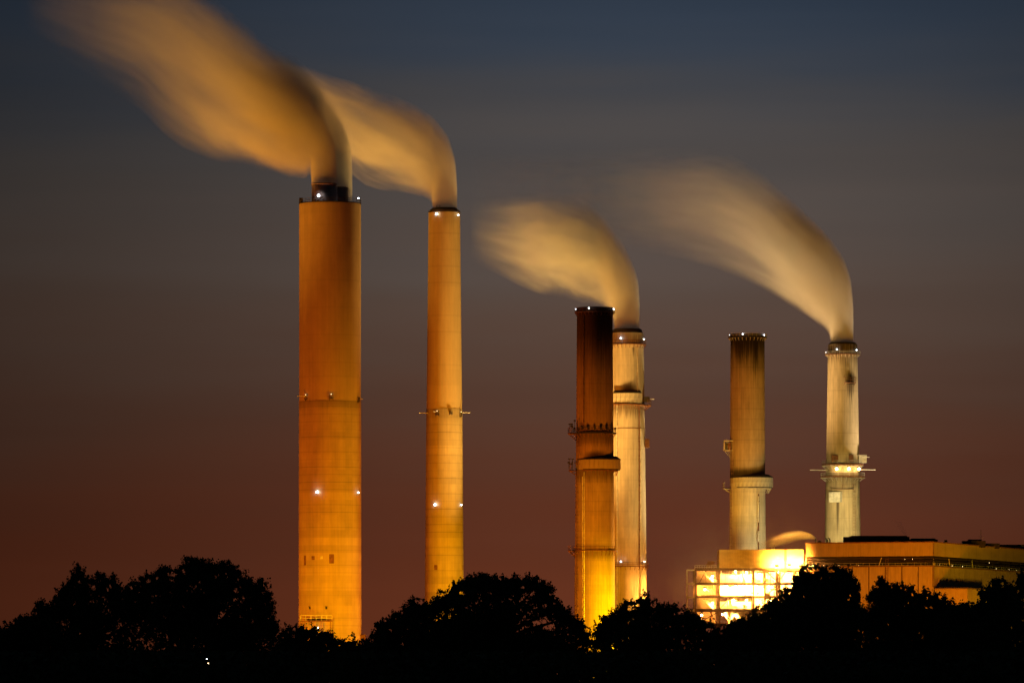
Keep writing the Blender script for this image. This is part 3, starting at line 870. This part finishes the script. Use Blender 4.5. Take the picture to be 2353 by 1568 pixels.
# lower wall: panels between ribs
edges_f = [0, 7.05, 14.5, 22.0, 29.5, 37.0, 44.6, 52.0, LF]
for a, b in zip(edges_f, edges_f[1:]):
    wallbox(MB(), u_l, n_f, a + .28, b - .28, 0, zB2 - .45, -.3, .4).build('wall_panel', m_hall, H)
for a in edges_f:
    wallbox(MB(), u_l, n_f, max(.0, a - .25), a + .25, 0, zB2 - .45, -.42, .4).build('rib', M['rib'], H)
zO = hz(1347)
a = 0.0; i = 0
stepr = 8.6
while a < LR - 1:
    wallbox(MB(), u_r, n_r, a + .15, a + stepr - .15, zO, zB2 - .45, -.3, .4).build('wall_panel', m_hall, H)
    wallbox(MB(), u_r, n_r, a - .1 if a else .05, a + .1, zO, zB2 - .45, -.38, .3).build('rib', M['rib'], H)
    a += stepr
wallbox(MB(), u_r, n_r, .3, LR, 0, zO - .4, -.6, .5).build('lower_wall', m_hall, H)
# low annex along the side
AW, AL = 15.0, 70.0
q = MB(); wallbox(q, u_r, n_r, 1.2, AL, zO - .9, zO - .4, AW, AW - .1); q.build('annex_roof', M['rib'], H)
q = MB(); wallbox(q, u_r, n_r, 1.2, 1.7, 0, zO - .95, AW - .2, AW - .4); q.build('annex_front_wall', m_hall, H)
q = MB(); wallbox(q, u_r, n_r, 1.75, AL - .2, 0, zO - .95, AW - .2, .5); q.build('annex_side_wall', m_hall, H)
# roof
q = MB(); p4 = [Vector((0, 0, 0)), u_l * LF, u_l * LF + u_r * LR, u_r * LR]
q.quad(*[(p.x * .999, p.y * .999 + .3, zT - .3) for p in p4]); q.build('roof', M['roof'], H)
q = MB(); wallbox(q, u_r, -u_l * -1, 0, LR, 0, zT - .3, LF, .4)
q.build('far_wall', m_hall, H)


def roofbox(name, x0, x1, ytop, d0, dep, mat=None, round_=0):
    """rooftop block standing D0 metres in from the front parapet"""
    Yd = 2480 + d0
    sx = Yd / F
    X0, X1 = (x0 - 1176) * sx - C0.x, (x1 - 1176) * sx - C0.x
    zt_ = CAMZ + (HZ - ytop) * sx
    m = MB().box(((X0 + X1) / 2, d0 + dep / 2, (zT + zt_) / 2 - .2), (X1 - X0, dep, zt_ - zT + .4))
    if round_:
        m.box(((X0 + X1) / 2, d0 + dep / 2, zt_ + .2), (X1 - X0 - 2, dep - 1, .5))
    return m.build(name, mat or M['roof'], H)


roofbox('penthouse', 1951, 2089, 1232, 45, 22, None, 1)
roofbox('penthouse', 2091, 2154, 1238, 48, 22, None, 1)
roofbox('penthouse_porch', 1938, 1950.5, 1232.5, 48, 5)
roofbox('cooler_unit', 2211, 2264, 1241.5, 70, 5); roofbox('cooler_unit', 2224, 2255, 1238, 72, 4)
roofbox('cooler_unit', 2170, 2176, 1239.5, 60, 3)
roofbox('roof_monitor', 2183, 2296, 1247, 95, 20); roofbox('roof_monitor', 2296, 2420, 1250, 150, 20)
for x, y0, bend in ((1874.5, 1235, 0), (1900.5, 1237, 1), (1907.5, 1237, 1)):
    sx = 2500 / F; X = (x - 1176) * sx - C0.x; zt_ = CAMZ + (HZ - y0) * sx
    m = MB().bar((X, 24, zT - .3), (X, 24, zt_), .32, 10)
    if bend: m.bar((X, 24, zt_ - .5), (X - .5, 24, zt_ + .6), .28, 10)
    m.build('vent_pipe', M['dark_steel'], H, True)
sx = 2500 / F; X = (1883 - 1176) * sx - C0.x
MB().sphere((X, 23, zT + .4), 1.1, 12, 8).build('roof_ventilator', M['dark_steel'], H, True)
sx = 2560 / F; X = (2253 - 1176) * sx - C0.x
MB().bar((X, 80, zT), (X, 80, CAMZ + (HZ - 1216) * sx), .12).bar((X - 1.2, 80, zT + 4.6), (X + 1.2, 80, zT + 4.6), .06).build('mast', M['dark_steel'], H)
# caged ladder up the front wall
m = MB(); p = u_l * 21.0 + n_f * .6
for d in (-.55, .55):
    w_ = p + u_l * d
    m.bar((w_.x, w_.y, 8), (w_.x, w_.y, hz(1281)), .1)
i = 9.0
while i < hz(1281):
    a_, b_ = p + u_l * -.55, p + u_l * .55
    m.bar((a_.x, a_.y, i), (b_.x, b_.y, i), .07); c_ = p + n_f * .8
    if int(i * 1.2) % 2 == 0:
        m.bar((a_.x, a_.y, i), (c_.x, c_.y, i), .06); m.bar((b_.x, b_.y, i), (c_.x, c_.y, i), .06)
    i += .8
m.build('ladder', M['rust_steel'], H)
# diagonal stair stringers in the recess
for al, nr, a_ in ((u_l, n_f, 25.0), (u_r, n_r, 3.0), (u_r, n_r, 28), (u_r, n_r, 66)):
    p, q_ = al * a_ + nr * -.6, al * (a_ - 1.2) + nr * -.6
    MB().bar((p.x, p.y, zB2), (q_.x, q_.y, zB1 - .6), .22).build('stair_stringer', M['pale'], H)
# glowing dots along the pipe gallery: added rail glints and a few lamps
rng = random.Random(11)
for al, nr, lst in ((u_l, n_f, [9.5, 13, 34, 43, 50, 55]), (u_r, n_r, [9, 30, 47, 92, 104, 126, 140, 154])):
    for a_ in lst:
        p = al * a_ + nr * .02
        lvl = rng.choice([zB2 + .5, zB2 + 2.9, zB2 + .4])
        MB().sphere((p.x, p.y, lvl), rng.uniform(.05, .10), 8, 6).build('gallery_lamp_or_glint', M['sodium_dim'], H, True)
for a_ in (22.0, 38.0):          # wall lamps on the side
    p = u_r * a_ + n_r * .6
    MB().box((p.x, p.y, hz(1330)), (2.2, 1.2, .8), .4).bar((p.x, p.y, hz(1330)), (p.x + 1.6, p.y, hz(1327)), .15).build('wall_lamp', M['rust_steel'], H)

# ------------------------------------------------------------------ flood lighting of the stacks (unseen lamps), and added spots for smoke and cladding
RED = (1, .205, .0)
# left pair
flood_or_fill_spot((-225, 2385, 4), (-80, 2500, 95), 1.35e6, RED, 96, .9)
flood_or_fill_spot((10, 2410, 4), (-80, 2500, 80), 7.5e5, (1, .24, .0), 92, 1.0)
flood_or_fill_spot((-100, 2400, 3), (-80, 2500, 4), 2.0e5, (1, .62, .0), 100, .8)
flood_or_fill_spot((15, 2500, 3), (-31, 2600, 10), 4.2e5, (1, .48, .0), 84, .9)
# the soot-topped stack, from its foot, and the pale one behind it
flood_or_fill_spot((84, 2398, 3), (35.5, 2440, 18), 6.5e5, (1, .60, .0), 72, .9)
flood_or_fill_spot((52, 2310, 3), (35.5, 2440, 62), 9.0e5, (1, .29, .0), 58, 1.0)
flood_or_fill_spot((96, 2440, 3), (50, 2520, 140), 4.6e5, (1, .70, .20), 54, 1.0)
# unseen floods for the two stacks behind the buildings
flood_or_fill_spot((136, 2552, 30), (E.o.location.x, E.Y, 72), 1.3e5, (1, .78, .32), 80, 1.0)
flood_or_fill_spot((at(1690, 0, 2500).x, 2540, 61.0), (E.o.location.x, E.Y, 92), 0.7e5, (1, .54, .05), 60, 1.0)
flood_or_fill_spot((at(1990, 0, 2540).x, 2560, 63), (Fc.o.location.x, Fc.Y, 62), 6.4e5, (1, .78, .32), 50, 1.0)
flood_or_fill_spot((at(1960, 0, 2540).x, 2560, 63), (Fc.o.location.x, Fc.Y, 120), 1.1e5, (1, .54, .08), 70, .9)
# added unseen spots brightening the smoke: amber from below, paler from the right
flood_or_fill_spot((-190, 2425, 4), (-146, 2500, 268), 4.4e6, (1, .41, .03), 47, 1.0)
flood_or_fill_spot((-125, 2600, 4), (-72, 2605, 238), 2.8e6, (1, .48, .05), 36, 1.0)
flood_or_fill_spot((18, 2570, 4), (-62, 2545, 240), 3.4e6, (1, .58, .14), 54, 1.0)
flood_or_fill_spot((20, 2480, 4), (28, 2525, 188), 2.9e6, (1, .53, .10), 42, 1.0)
flood_or_fill_spot((92, 2535, 4), (47, 2520, 172), 1.3e6, (1, .70, .30), 40, 1.0)
flood_or_fill_spot((92, 2650, 40), (122, 2680, 178), 2.1e6, (1, .60, .23), 60, 1.0)
flood_or_fill_spot((200, 2665, 62), (150, 2680, 172), 5.0e5, (1, .74, .42), 50, 1.0)
flood_or_fill_spot((at(1925, 0, 2515).x, 2512, 60.6), (at(1800, 0, 2504).x, 2504, 62.0), 6.0e4, (1, .48, .05), 60, 1.0)  # added spot brightening the roof steam jet
flood_or_fill_spot((92, 2452, 12), (104, 2500, 54), 1.2e5, (1, .42, .01), 40, 1.0)  # added spot brightening the clad upper storey
# hall fronts
flood_or_fill_spot((190, 2372, 6), (172, 2490, 42), 7.6e5, (1, .29, .0), 54, .9, 3.0)
flood_or_fill_spot((300, 2420, 6), (225, 2560, 45), 5.0e5, (1, .56, .0), 90, .9, 9.0)


# ------------------------------------------------------------------ smoke
def plume(label, mouth, Y, top, bot, dens, width, dmax, name='smoke_plume', g=-0.3, soft=.76, seed=0.0, col=(.96, .95, .94), tail=1.0):
    """a smoke plume as a closed tube filled with a volume whose density follows the same outline.
    top / bot / width / dens are listed against x, going downwind"""
    s = Y / F
    x0 = top[0][0]; x1 = top[-1][0]; L = (x0 - x1)
    ym = mouth[1]
    ys = [p[1] for p in top + bot]
    ylo, yhi = max(ys) + 1, min(ys) - 1; Hh = ylo - yhi
    key = lambda x: math.sqrt(max(0.0, (x0 - x) / L))
    cv = lambda pts: [(key(x), (ylo - y) / Hh) for x, y in pts]
    wmax = max(w for _, w in width)
    m, t = newmat(name)
    sepn = t.node('ShaderNodeSeparateXYZ'); t.l.new(t.node('ShaderNodeTexCoord').outputs['Object'], sepn.inputs[0])
    X, Yl, Z = sepn.outputs          # local: x from x0 (metres), z from ylo (metres)
    tt = t.m('DIVIDE', t.m('MULTIPLY', X, -1.0), L * s)
    k = t.m('SQRT', t.m('MAXIMUM', tt, 0.0))
    zt_ = t.m('MULTIPLY', t.curve(k, cv(top)), Hh * s)
    zb_ = t.m('MULTIPLY', t.curve(k, cv(bot)), Hh * s)
    w_ = t.m('MULTIPLY', t.curve(k, [(key(x), w / wmax) for x, w in width]), wmax * s)
    d_ = t.curve(k, [(key(x), d) for x, d in dens])
    q = t.m('DIVIDE', t.m('SUBTRACT', Z, zb_), t.m('MAXIMUM', t.m('SUBTRACT', zt_, zb_), .5))
    v = t.m('DIVIDE', Yl, w_)
    n1 = t.noise(t.xyz(t.m('MULTIPLY', k, 2.6), t.m('MULTIPLY_ADD', q, 2.6, seed), v), 1.5, 4.0, .58, .4)
    n2 = t.noise(t.xyz(t.m('MULTIPLY', k, 4.0), t.m('MULTIPLY_ADD', q, 5.0, seed + 7), t.m('MULTIPLY', v, 1.2)), 1.4, 3.0, .55, .3)
    amp = t.mr(tt, 0.0, .4, .22, 1.0)
    qq = t.m('SUBTRACT', t.m('MULTIPLY', q, 2.0), 1.0)
    rad = t.m('SQRT', t.m('ADD', t.m('MULTIPLY', qq, qq), t.m('MULTIPLY', v, v)))
    rad = t.m('ADD', rad, t.m('MULTIPLY', t.m('MULTIPLY', t.m('SUBTRACT', n1, .56), 1.35), amp))
    sf = t.mr(tt, .02, .35, .28, soft)
    prof = t.mr(rad, 1.0, t.m('SUBTRACT', 1.0, sf), 0.0, 1.0)
    md = t.m('ADD', 1.0, t.m('MULTIPLY', t.m('MULTIPLY', t.m('SUBTRACT', n2, .48), 2.8), amp))
    den = t.m('MULTIPLY', t.m('MULTIPLY', prof, d_), t.m('MULTIPLY', t.m('MAXIMUM', md, .05), dmax * 1.25))
    vol = t.node('ShaderNodeVolumePrincipled')
    vol.inputs['Color'].default_value = (*col, 1.0)
    vol.inputs['Anisotropy'].default_value = g
    vol.inputs['Density Attribute'].default_value = ''
    t.l.new(den, vol.inputs['Density'])
    out = t.node('ShaderNodeOutputMaterial'); t.l.new(vol.outputs[0], out.inputs['Volume'])
    m.cycles.volume_step_rate = 0.22 if name == 'smoke_plume' else .4
    m.cycles.volume_sampling = 'MULTIPLE_IMPORTANCE'
    # tube mesh
    n = 64; nr = 20
    def interp(pts, x):
        xs_ = [-p[0] for p in pts]; return float(np.interp(-x, xs_, [p[1] for p in pts]))
    mb = MB(); rings = []
    for i in range(n + 1):
        f = (i / n) ** 2 if i else 0.0
        x = x0 - L * f
        yt, yb, w = interp(top, x), interp(bot, x), interp(width, x)
        yc, hh = (yt + yb) / 2, abs(yb - yt) / 2
        mg = 1.0
        lx, lz = -L * f * s, (ylo - yc) * s
        rings.append([(lx, w * s * mg * math.cos(a), lz + hh * s * mg * math.sin(a)) for a in [2 * math.pi * j / nr for j in range(nr)]])
    for i, rg in enumerate(rings): mb.v += rg
    for i in range(n):
        for j in range(nr):
            j2 = (j + 1) % nr
            mb.f.append((i * nr + j, i * nr + j2, (i + 1) * nr + j2, (i + 1) * nr + j))
    mb.f.append(tuple(reversed(range(nr)))); mb.f.append(tuple(n * nr + j for j in range(nr)))
    for fi in range(len(mb.f)): mb.f[fi] = mb.f[fi][::-1]
    ob = mb.build(name, m)
    ob.location = ((x0 - 1176) * s, Y + mouth[2], CAMZ + (HZ - ylo) * s)
    tag(ob, label, 'smoke', None, None)
    return ob


plume('broad amber smoke plume from the front flue of the widest chimney', (745, 424, -6.0), 2500,
      [(776, 445), (775, 390), (770, 320), (745, 250), (700, 185), (640, 130), (560, 70), (480, 0), (380, -70), (250, -90), (60, -80)],
      [(776, 480), (724, 480), (717, 452), (714, 404), (700, 414), (650, 410), (600, 398), (500, 380), (420, 345), (370, 305), (330, 262), (250, 210), (180, 165), (60, 90)],
      [(776, 1.0), (700, .75), (600, .36), (500, .13), (400, .045), (300, .020), (180, .010), (60, 0.0)],
      [(776, 6), (774, 14), (765, 24), (745, 29), (710, 36), (600, 70), (400, 120), (60, 170)], 0.22, seed=1.0)
plume('smoke plume from the rear flue curling over the widest chimney', (771, 427, 8.0), 2500,
      [(808, 450), (808, 390), (806, 335), (795, 288), (770, 238), (740, 192), (700, 145), (670, 118), (620, 92), (560, 45), (480, -20), (380, -90), (200, -120)],
      [(808, 480), (752, 480), (744, 440), (738, 380), (700, 335), (640, 300), (560, 270), (450, 230), (300, 160), (200, 120)],
      [(808, 1.0), (740, .9), (680, .60), (600, .20), (450, .06), (200, 0.0)],
      [(808, 6), (806, 14), (796, 24), (775, 29), (740, 36), (600, 70), (200, 130)], 0.22, seed=5.0)
plume('amber smoke plume blowing left from the slim capped chimney', (1020, 478, 0), 2600,
      [(1050, 495), (1050, 430), (1046, 365), (1030, 312), (1000, 272), (960, 242), (900, 214), (840, 195), (780, 178), (700, 150), (560, 110)],
      [(1050, 530), (1000, 530), (994, 490), (990, 464), (975, 455), (940, 446), (880, 440), (840, 428), (815, 408), (780, 380), (700, 330), (560, 280)],
      [(1050, 1.0), (990, .75), (930, .42), (860, .26), (780, .16), (680, .08), (560, 0.0)],
      [(1050, 6), (1048, 13), (1038, 22), (1020, 27), (990, 34), (900, 65), (560, 130)], 0.19, seed=9.0)
plume('creamy smoke plume drifting over the soot blackened chimney top', (1438, 755, 0), 2520,
      [(1469, 775), (1470 - .5, 700), (1466, 640), (1452, 598), (1428, 546), (1400, 508), (1370, 474), (1330, 450), (1280, 438), (1200, 445), (1080, 460)],
      [(1469, 805), (1418, 805), (1411, 770), (1407, 738), (1380, 708), (1340, 700), (1300, 692), (1250, 680), (1200, 662), (1160, 640), (1080, 600)],
      [(1469, 1.0), (1400, .72), (1330, .42), (1270, .24), (1210, .10), (1150, .035), (1080, 0.0)],
      [(1469, 6), (1467, 13), (1458, 22), (1440, 27), (1400, 36), (1300, 70), (1080, 110)], 0.20, seed=13.0)
plume('long pale smoke plume streaming left from the rightmost chimney', (1933, 786, 0), 2680,
      [(1960, 805), (1960, 700), (1955, 642), (1940, 592), (1910, 546), (1860, 496), (1800, 440), (1750, 395), (1680, 352), (1600, 335), (1500, 340), (1350, 345), (1080, 340)],
      [(1960, 840), (1915, 840), (1909, 800), (1902, 768), (1870, 738), (1800, 694), (1730, 655), (1650, 620), (1550, 592), (1450, 575), (1300, 555), (1080, 520)],
      [(1960, 1.0), (1890, .85), (1820, .55), (1740, .16), (1660, .055), (1560, .028), (1400, .016), (1250, .007), (1080, 0.0)],
      [(1960, 6), (1958, 12), (1950, 19), (1933, 23), (1900, 30), (1800, 60), (1600, 100), (1080, 170)], 0.25, seed=17.0)
plume('thin golden steam jet from the small roof pipe of the long building', (1874, 1236, 4.0), 2500,
      [(1876, 1234), (1872, 1230), (1860, 1222), (1835, 1216), (1800, 1221), (1765, 1232), (1730, 1244)],
      [(1876, 1240), (1872, 1238), (1850, 1239), (1810, 1249), (1765, 1262), (1730, 1270)],
      [(1876, 1.0), (1850, .6), (1810, .4), (1765, .2), (1730, 0.0)],
      [(1876, 2), (1850, 8), (1800, 14), (1730, 18)], 0.55, name='steam_jet', seed=3.0)
plume('faint wisp of steam above the dark roof of the long building', (2098, 1234, 55), 2480,
      [(2103, 1236), (2102, 1215), (2096, 1196), (2085, 1184), (2065, 1176)],
      [(2103, 1240), (2098, 1236), (2092, 1222), (2080, 1206), (2065, 1190)],
      [(2103, .8), (2095, 1.0), (2085, .6), (2065, 0.0)],
      [(2103, 3), (2090, 8), (2065, 10)], 0.05, name='steam_wisp', seed=4.0)


# added haze volume standing in for lens bloom round the boiler house
m, t = newmat('bloom_haze')
v_ = t.node('ShaderNodeVectorMath', operation='LENGTH'); t.l.new(t.node('ShaderNodeTexCoord').outputs['Object'], v_.inputs[0])
fall = t.mr(v_.outputs['Value'], 1.0, 0.0, smooth=False)
vol = t.node('ShaderNodeVolumePrincipled'); vol.inputs['Color'].default_value = (.95, .95, .95, 1); vol.inputs['Density Attribute'].default_value = ''
t.l.new(t.m('MULTIPLY', t.m('MULTIPLY', fall, fall), 0.0045), vol.inputs['Density'])
out = t.node('ShaderNodeOutputMaterial'); t.l.new(vol.outputs[0], out.inputs['Volume'])
m.cycles.volume_step_rate = 1.0
hb = MB().sphere((0, 0, 0), 1.0, 32, 20)
hz_o = hb.build('bloom_haze', m, None, True)
hz_o.location = at(1765, 1318, 2503); hz_o.scale = (62, 40, 44)
tag(hz_o, 'thin added haze for the lens bloom round the lit boiler house', 'haze', None, 'stuff')


# ------------------------------------------------------------------ trees
nprng = np.random.default_rng(42)


def leaves_mesh(name, centres, sizes, rng_):
    """leaf blades: small folded kites at random attitudes, one mesh per crown"""
    n = len(centres)
    u = rng_.normal(size=(n, 3)); u /= np.linalg.norm(u, axis=1)[:, None]
    w = rng_.normal(size=(n, 3)); w -= u * (u * w).sum(1)[:, None]; w /= np.linalg.norm(w, axis=1)[:, None]
    L = sizes[:, None]; W = L * .42
    c = centres
    V = np.empty((n, 4, 3), np.float32)
    V[:, 0] = c - u * L * .5; V[:, 1] = c + w * W - u * L * .05; V[:, 2] = c + u * L * .55; V[:, 3] = c - w * W - u * L * .05
    me = bpy.data.meshes.new(name)
    me.vertices.add(n * 4); me.loops.add(n * 4); me.polygons.add(n)
    me.vertices.foreach_set('co', V.reshape(-1))
    me.loops.foreach_set('vertex_index', np.arange(n * 4, dtype=np.int32))
    me.polygons.foreach_set('loop_start', np.arange(0, n * 4, 4, dtype=np.int32))
    me.polygons.foreach_set('loop_total', np.full(n, 4, np.int32))
    me.update()
    return me


def tree(label, cx, Y, lobes, leaf=.165, dens=1.0, name='broadleaf_tree', cat='tree', group='trees along the dark foreground', ragged=1.0, trunk_r=.35):
    s = Y / F
    base = Vector((at(cx, 0, Y).x, Y, 0))
    root = empty(name, base); tag(root, label, cat, group)
    pts, szs = [], []
    tips = []
    for (x, y, rx, ry) in lobes:
        c = np.array([(x - cx) * s, 0.0, CAMZ + (HZ - y + 2) * s])
        R = np.array([rx * s, min(rx, 90) * s * .85, ry * s])
        area = rx * ry
        ph = nprng.uniform(0, 6.28, 4)

        def bump(d_):
            a_ = np.arctan2(d_[:, 2], d_[:, 0])
            return (1 + .13 * np.sin(3 * a_ + ph[0]) + .10 * np.sin(6 * a_ + ph[1]) + .08 * np.sin(11 * a_ + ph[2]) + .05 * np.sin(19 * a_ + ph[3]))[:, None]
        # inner foliage
        nf = int(area / 3.2 * dens)
        d = nprng.normal(size=(nf, 3)); d /= np.linalg.norm(d, axis=1)[:, None]
        pts.append(c + d * R * bump(d) * (nprng.random(nf) ** .45)[:, None] * .80); szs.append(nprng.uniform(.8, 1.5, nf) * leaf * 1.5)
        # leaf clumps over the skin, of unequal size, some standing proud of it
        nc = int((rx * ry) ** .5 * 1.9 * dens + area / 60.0) + 8
        d = nprng.normal(size=(nc, 3)); d[:, 2] += .25; d /= np.linalg.norm(d, axis=1)[:, None]
        rr = nprng.uniform(.72, 1.10, nc)
        cc_ = c + d * R * bump(d) * rr[:, None]
        cr_ = np.where(nprng.random(nc) < .2, nprng.uniform(.32, .55, nc), nprng.uniform(.12, .30, nc)) * min(1.0, .5 + rx / 60.0)
        per = 34
        u = nprng.normal(size=(nc, per, 3)); u /= np.linalg.norm(u, axis=2)[:, :, None]
        off = u * (nprng.random((nc, per, 1)) ** .5) * cr_[:, None, None]
        off[:, :, 2] *= 1.0 + .25 * ragged
        pts.append((cc_[:, None, :] + off).reshape(-1, 3)); szs.append(nprng.uniform(.6, 1.15, nc * per) * leaf)
        # leafy shoots
        ns = int((rx + ry) / 14 * ragged) + 1
        for ai in nprng.uniform(0, math.pi, ns):
            ph = nprng.uniform(-.5, .5)
            p0 = c + np.array([math.cos(ai), math.sin(ph), math.sin(ai)]) * R * .92
            ln = nprng.uniform(.25, .60) * ragged
            dirn = np.array([math.cos(ai) * .5, 0, abs(math.sin(ai)) * .7 + .3])
            k = int(16 + ln * 40)
            tpar = nprng.random(k)
            pp = p0 + dirn * (tpar * ln)[:, None] + nprng.normal(size=(k, 3)) * (.10 * (1.2 - tpar))[:, None]
            pts.append(pp); szs.append(nprng.uniform(.55, 1.0, k) * leaf)
        tips.append(Vector(c + np.array([0, 0, -ry * s * .2])))
    pts = np.concatenate(pts); szs = np.concatenate(szs)
    keep = pts[:, 2] > .05
    for (x, y, rx, ry) in lobes:                     # see-through gaps between the boughs
        if rx > 60 or nprng.random() < .35: continue
        for _ in range(2):
            ai = nprng.uniform(-.3, math.pi + .3); f_ = nprng.uniform(.55, 1.0)
            hx, hz_ = (x - cx + math.cos(ai) * rx * f_) * s, CAMZ + (HZ - y + math.sin(ai) * ry * f_) * s
            hr = nprng.uniform(.07, .22)
            dd_ = np.hypot((pts[:, 0] - hx) * nprng.uniform(.6, 1.4), pts[:, 2] - hz_)
            keep &= ~((dd_ < hr) & (nprng.random(len(pts)) < .93))
    pts, szs = pts[keep], szs[keep]
    link('crown', leaves_mesh('crown', pts, szs, nprng), M['leaf'], root)
    # trunk and limbs
    top = max(t_.z for t_ in tips)
    zc = max(1.5, top * .45)
    MB().bar((0, 0, -.1), (0, .05, .5), trunk_r * 1.35, 10, trunk_r).bar((0, .05, .5), (.1, 0, zc), trunk_r, 10, trunk_r * .75).build('trunk', M['bark'], root, True)
    for t_ in tips:
        q0 = Vector((.1, 0, max(.8, min(zc, t_.z * .7))))
        mid = q0.lerp(t_, .55) + Vector((0, nprng.uniform(-.3, .3), .25))
        MB().bar(q0, mid, trunk_r * .5, 7, trunk_r * .28).bar(mid.lerp(q0, .03), t_, trunk_r * .28, 6, trunk_r * .08).build('limb', M['bark'], root, True)
    return root


tree('low bushy tree at the bottom left edge of the picture', 25, 430,
     [(-5, 1478, 50, 45), (50, 1466, 40, 40), (20, 1540, 90, 60), (78, 1446, 20, 30), (110, 1510, 60, 70)])
tree('spiky topped tree left of the great domed tree', 210, 440,
     [(178, 1338, 20, 32), (190, 1362, 26, 30), (232, 1350, 20, 28), (260, 1358, 15, 30), (148, 1372, 16, 22), (145, 1400, 26, 26), (95, 1412, 14, 30), (112, 1420, 26, 26), (75, 1450, 26, 30), (205, 1415, 80, 40), (290, 1395, 40, 40), (308, 1360, 15, 20), (335, 1350, 22, 26), (200, 1500, 160, 85), (340, 1410, 50, 50)], ragged=1.1)
tree('great domed tree highest among those left of the widest chimney', 480, 420,
     [(446, 1310, 28, 24), (422, 1330, 30, 22), (376, 1325, 18, 22), (372, 1350, 24, 26), (480, 1316, 26, 20), (520, 1318, 26, 20), (510, 1340, 50, 30), (470, 1375, 95, 50), (560, 1360, 30, 22), (604, 1352, 16, 14), (588, 1370, 34, 24), (600, 1400, 32, 20), (612, 1440, 24, 20), (622, 1452, 20, 18), (420, 1425, 75, 60), (480, 1500, 165, 90), (560, 1450, 60, 60)], trunk_r=.5)
tree('low shrubby tree before the foot of the widest chimney', 730, 400,
     [(668, 1468, 26, 24), (705, 1456, 20, 18), (690, 1470, 30, 24), (742, 1474, 22, 18), (772, 1486, 16, 14), (804, 1482, 14, 16), (796, 1506, 40, 18), (720, 1520, 100, 48), (680, 1505, 60, 45), (850, 1525, 60, 38)], ragged=1.1, leaf=.15)
tree('large round topped tree before the foot of the slim capped chimney', 1120, 410,
     [(1076, 1350, 30, 20), (1112, 1344, 32, 20), (1050, 1372, 22, 24), (1152, 1356, 30, 24), (1192, 1350, 26, 24), (1226, 1350, 26, 20), (1246, 1370, 26, 26), (1014, 1390, 22, 14), (985, 1400, 22, 18), (955, 1386, 12, 8), (952, 1412, 32, 20), (1120, 1415, 125, 60), (1264, 1400, 26, 24), (1292, 1420, 24, 20), (1322, 1440, 18, 18), (1340, 1458, 14, 14), (915, 1422, 12, 10), (915, 1442, 30, 20), (875, 1440, 12, 8), (878, 1464, 26, 20), (1000, 1465, 120, 55), (1120, 1515, 235, 70), (1270, 1485, 90, 45), (870, 1505, 70, 38)], trunk_r=.55)
tree('twiggy rounded tree before the foot of the half hidden pale chimney', 1490, 395,
     [(1408, 1432, 22, 20), (1442, 1412, 22, 16), (1440, 1398, 6, 14), (1462, 1398, 6, 12), (1486, 1400, 26, 16), (1478, 1386, 5, 14), (1526, 1410, 30, 18), (1560, 1420, 30, 18), (1592, 1436, 26, 18), (1615, 1446, 20, 16), (1500, 1455, 115, 45), (1392, 1462, 24, 26), (1500, 1520, 160, 65), (1630, 1485, 40, 40)], ragged=1.5, leaf=.15)
tree('low dark tree before the foot of the boiler house', 1690, 405,
     [(1655, 1470, 34, 20), (1690, 1448, 22, 16), (1722, 1434, 24, 16), (1752, 1420, 22, 16), (1780, 1402, 26, 18), (1770, 1420, 40, 26), (1730, 1480, 105, 45), (1700, 1530, 140, 60), (1800, 1440, 50, 50)], ragged=1.0, leaf=.15)
tree('tall tree between boiler house and long building', 1890, 415,
     [(1856, 1322, 20, 16), (1880, 1318, 20, 12), (1912, 1320, 20, 14), (1936, 1328, 20, 18), (1840, 1345, 20, 20), (1952, 1350, 18, 20), (1892, 1360, 65, 38), (1816, 1372, 22, 18), (1962, 1376, 16, 20), (1790, 1398, 20, 16), (1890, 1430, 100, 65), (1890, 1520, 140, 75), (1940, 1420, 40, 50), (1830, 1410, 45, 40)], trunk_r=.45)
tree('middle tree of the three before the long building', 2070, 425,
     [(2026, 1345, 12, 14), (2040, 1358, 28, 16), (2074, 1360, 22, 14), (2010, 1372, 16, 14), (2055, 1390, 55, 26), (2096, 1378, 22, 14), (2125, 1366, 10, 8), (2130, 1384, 22, 14), (2158, 1378, 12, 10), (2165, 1392, 26, 14), (2110, 1415, 85, 30), (2165, 1450, 70, 50), (2200, 1500, 80, 60), (2000, 1425, 30, 26), (2040, 1475, 110, 65), (2100, 1530, 150, 60)], leaf=.15)
tree('tree at the right edge before the long building', 2300, 400,
     [(2292, 1350, 20, 16), (2270, 1366, 20, 14), (2312, 1362, 22, 16), (2350, 1342, 14, 22), (2300, 1395, 65, 32), (2235, 1408, 40, 14), (2200, 1412, 36, 14), (2280, 1465, 130, 70), (2280, 1530, 160, 60)])

# undergrowth closing the ground under the trees
n = 26000
ux = nprng.uniform(-40, 2400, n); uy = nprng.uniform(1497, 1600, n); uY = nprng.uniform(360, 390, n)
P_ = np.stack([(ux - 1176) / F * uY, uY, np.maximum(.02, CAMZ + (HZ - uy) / F * uY)], 1)
tag(link('undergrowth', leaves_mesh('undergrowth', P_, nprng.uniform(.3, .6, n), nprng), M['leaf']), 'dark undergrowth filling the ground below the trees', 'undergrowth', None, 'stuff')

# small lit yard lamp seen at the foot of the great domed tree
p = at(475, 1513, 352)
yl = empty('yard_lamp', (p.x, p.y, 0)); tag(yl, 'tiny lit yard lamp glinting low among the dark left trees', 'lamp')
MB().bar((0, 0, 0), (0, 0, p.z), .05, 8).build('pole', M['dark_steel'], yl)
MB().sphere((0, 0, p.z), .045, 8, 6).build('globe', M['beacon_dim'], yl, True)
MB().sphere((.10, 0, p.z - .25), .025, 8, 6).bar((.10, 0, p.z - .25), (0, 0, p.z - .2), .012).build('side_globe', M['sodium_dim'], yl, True)
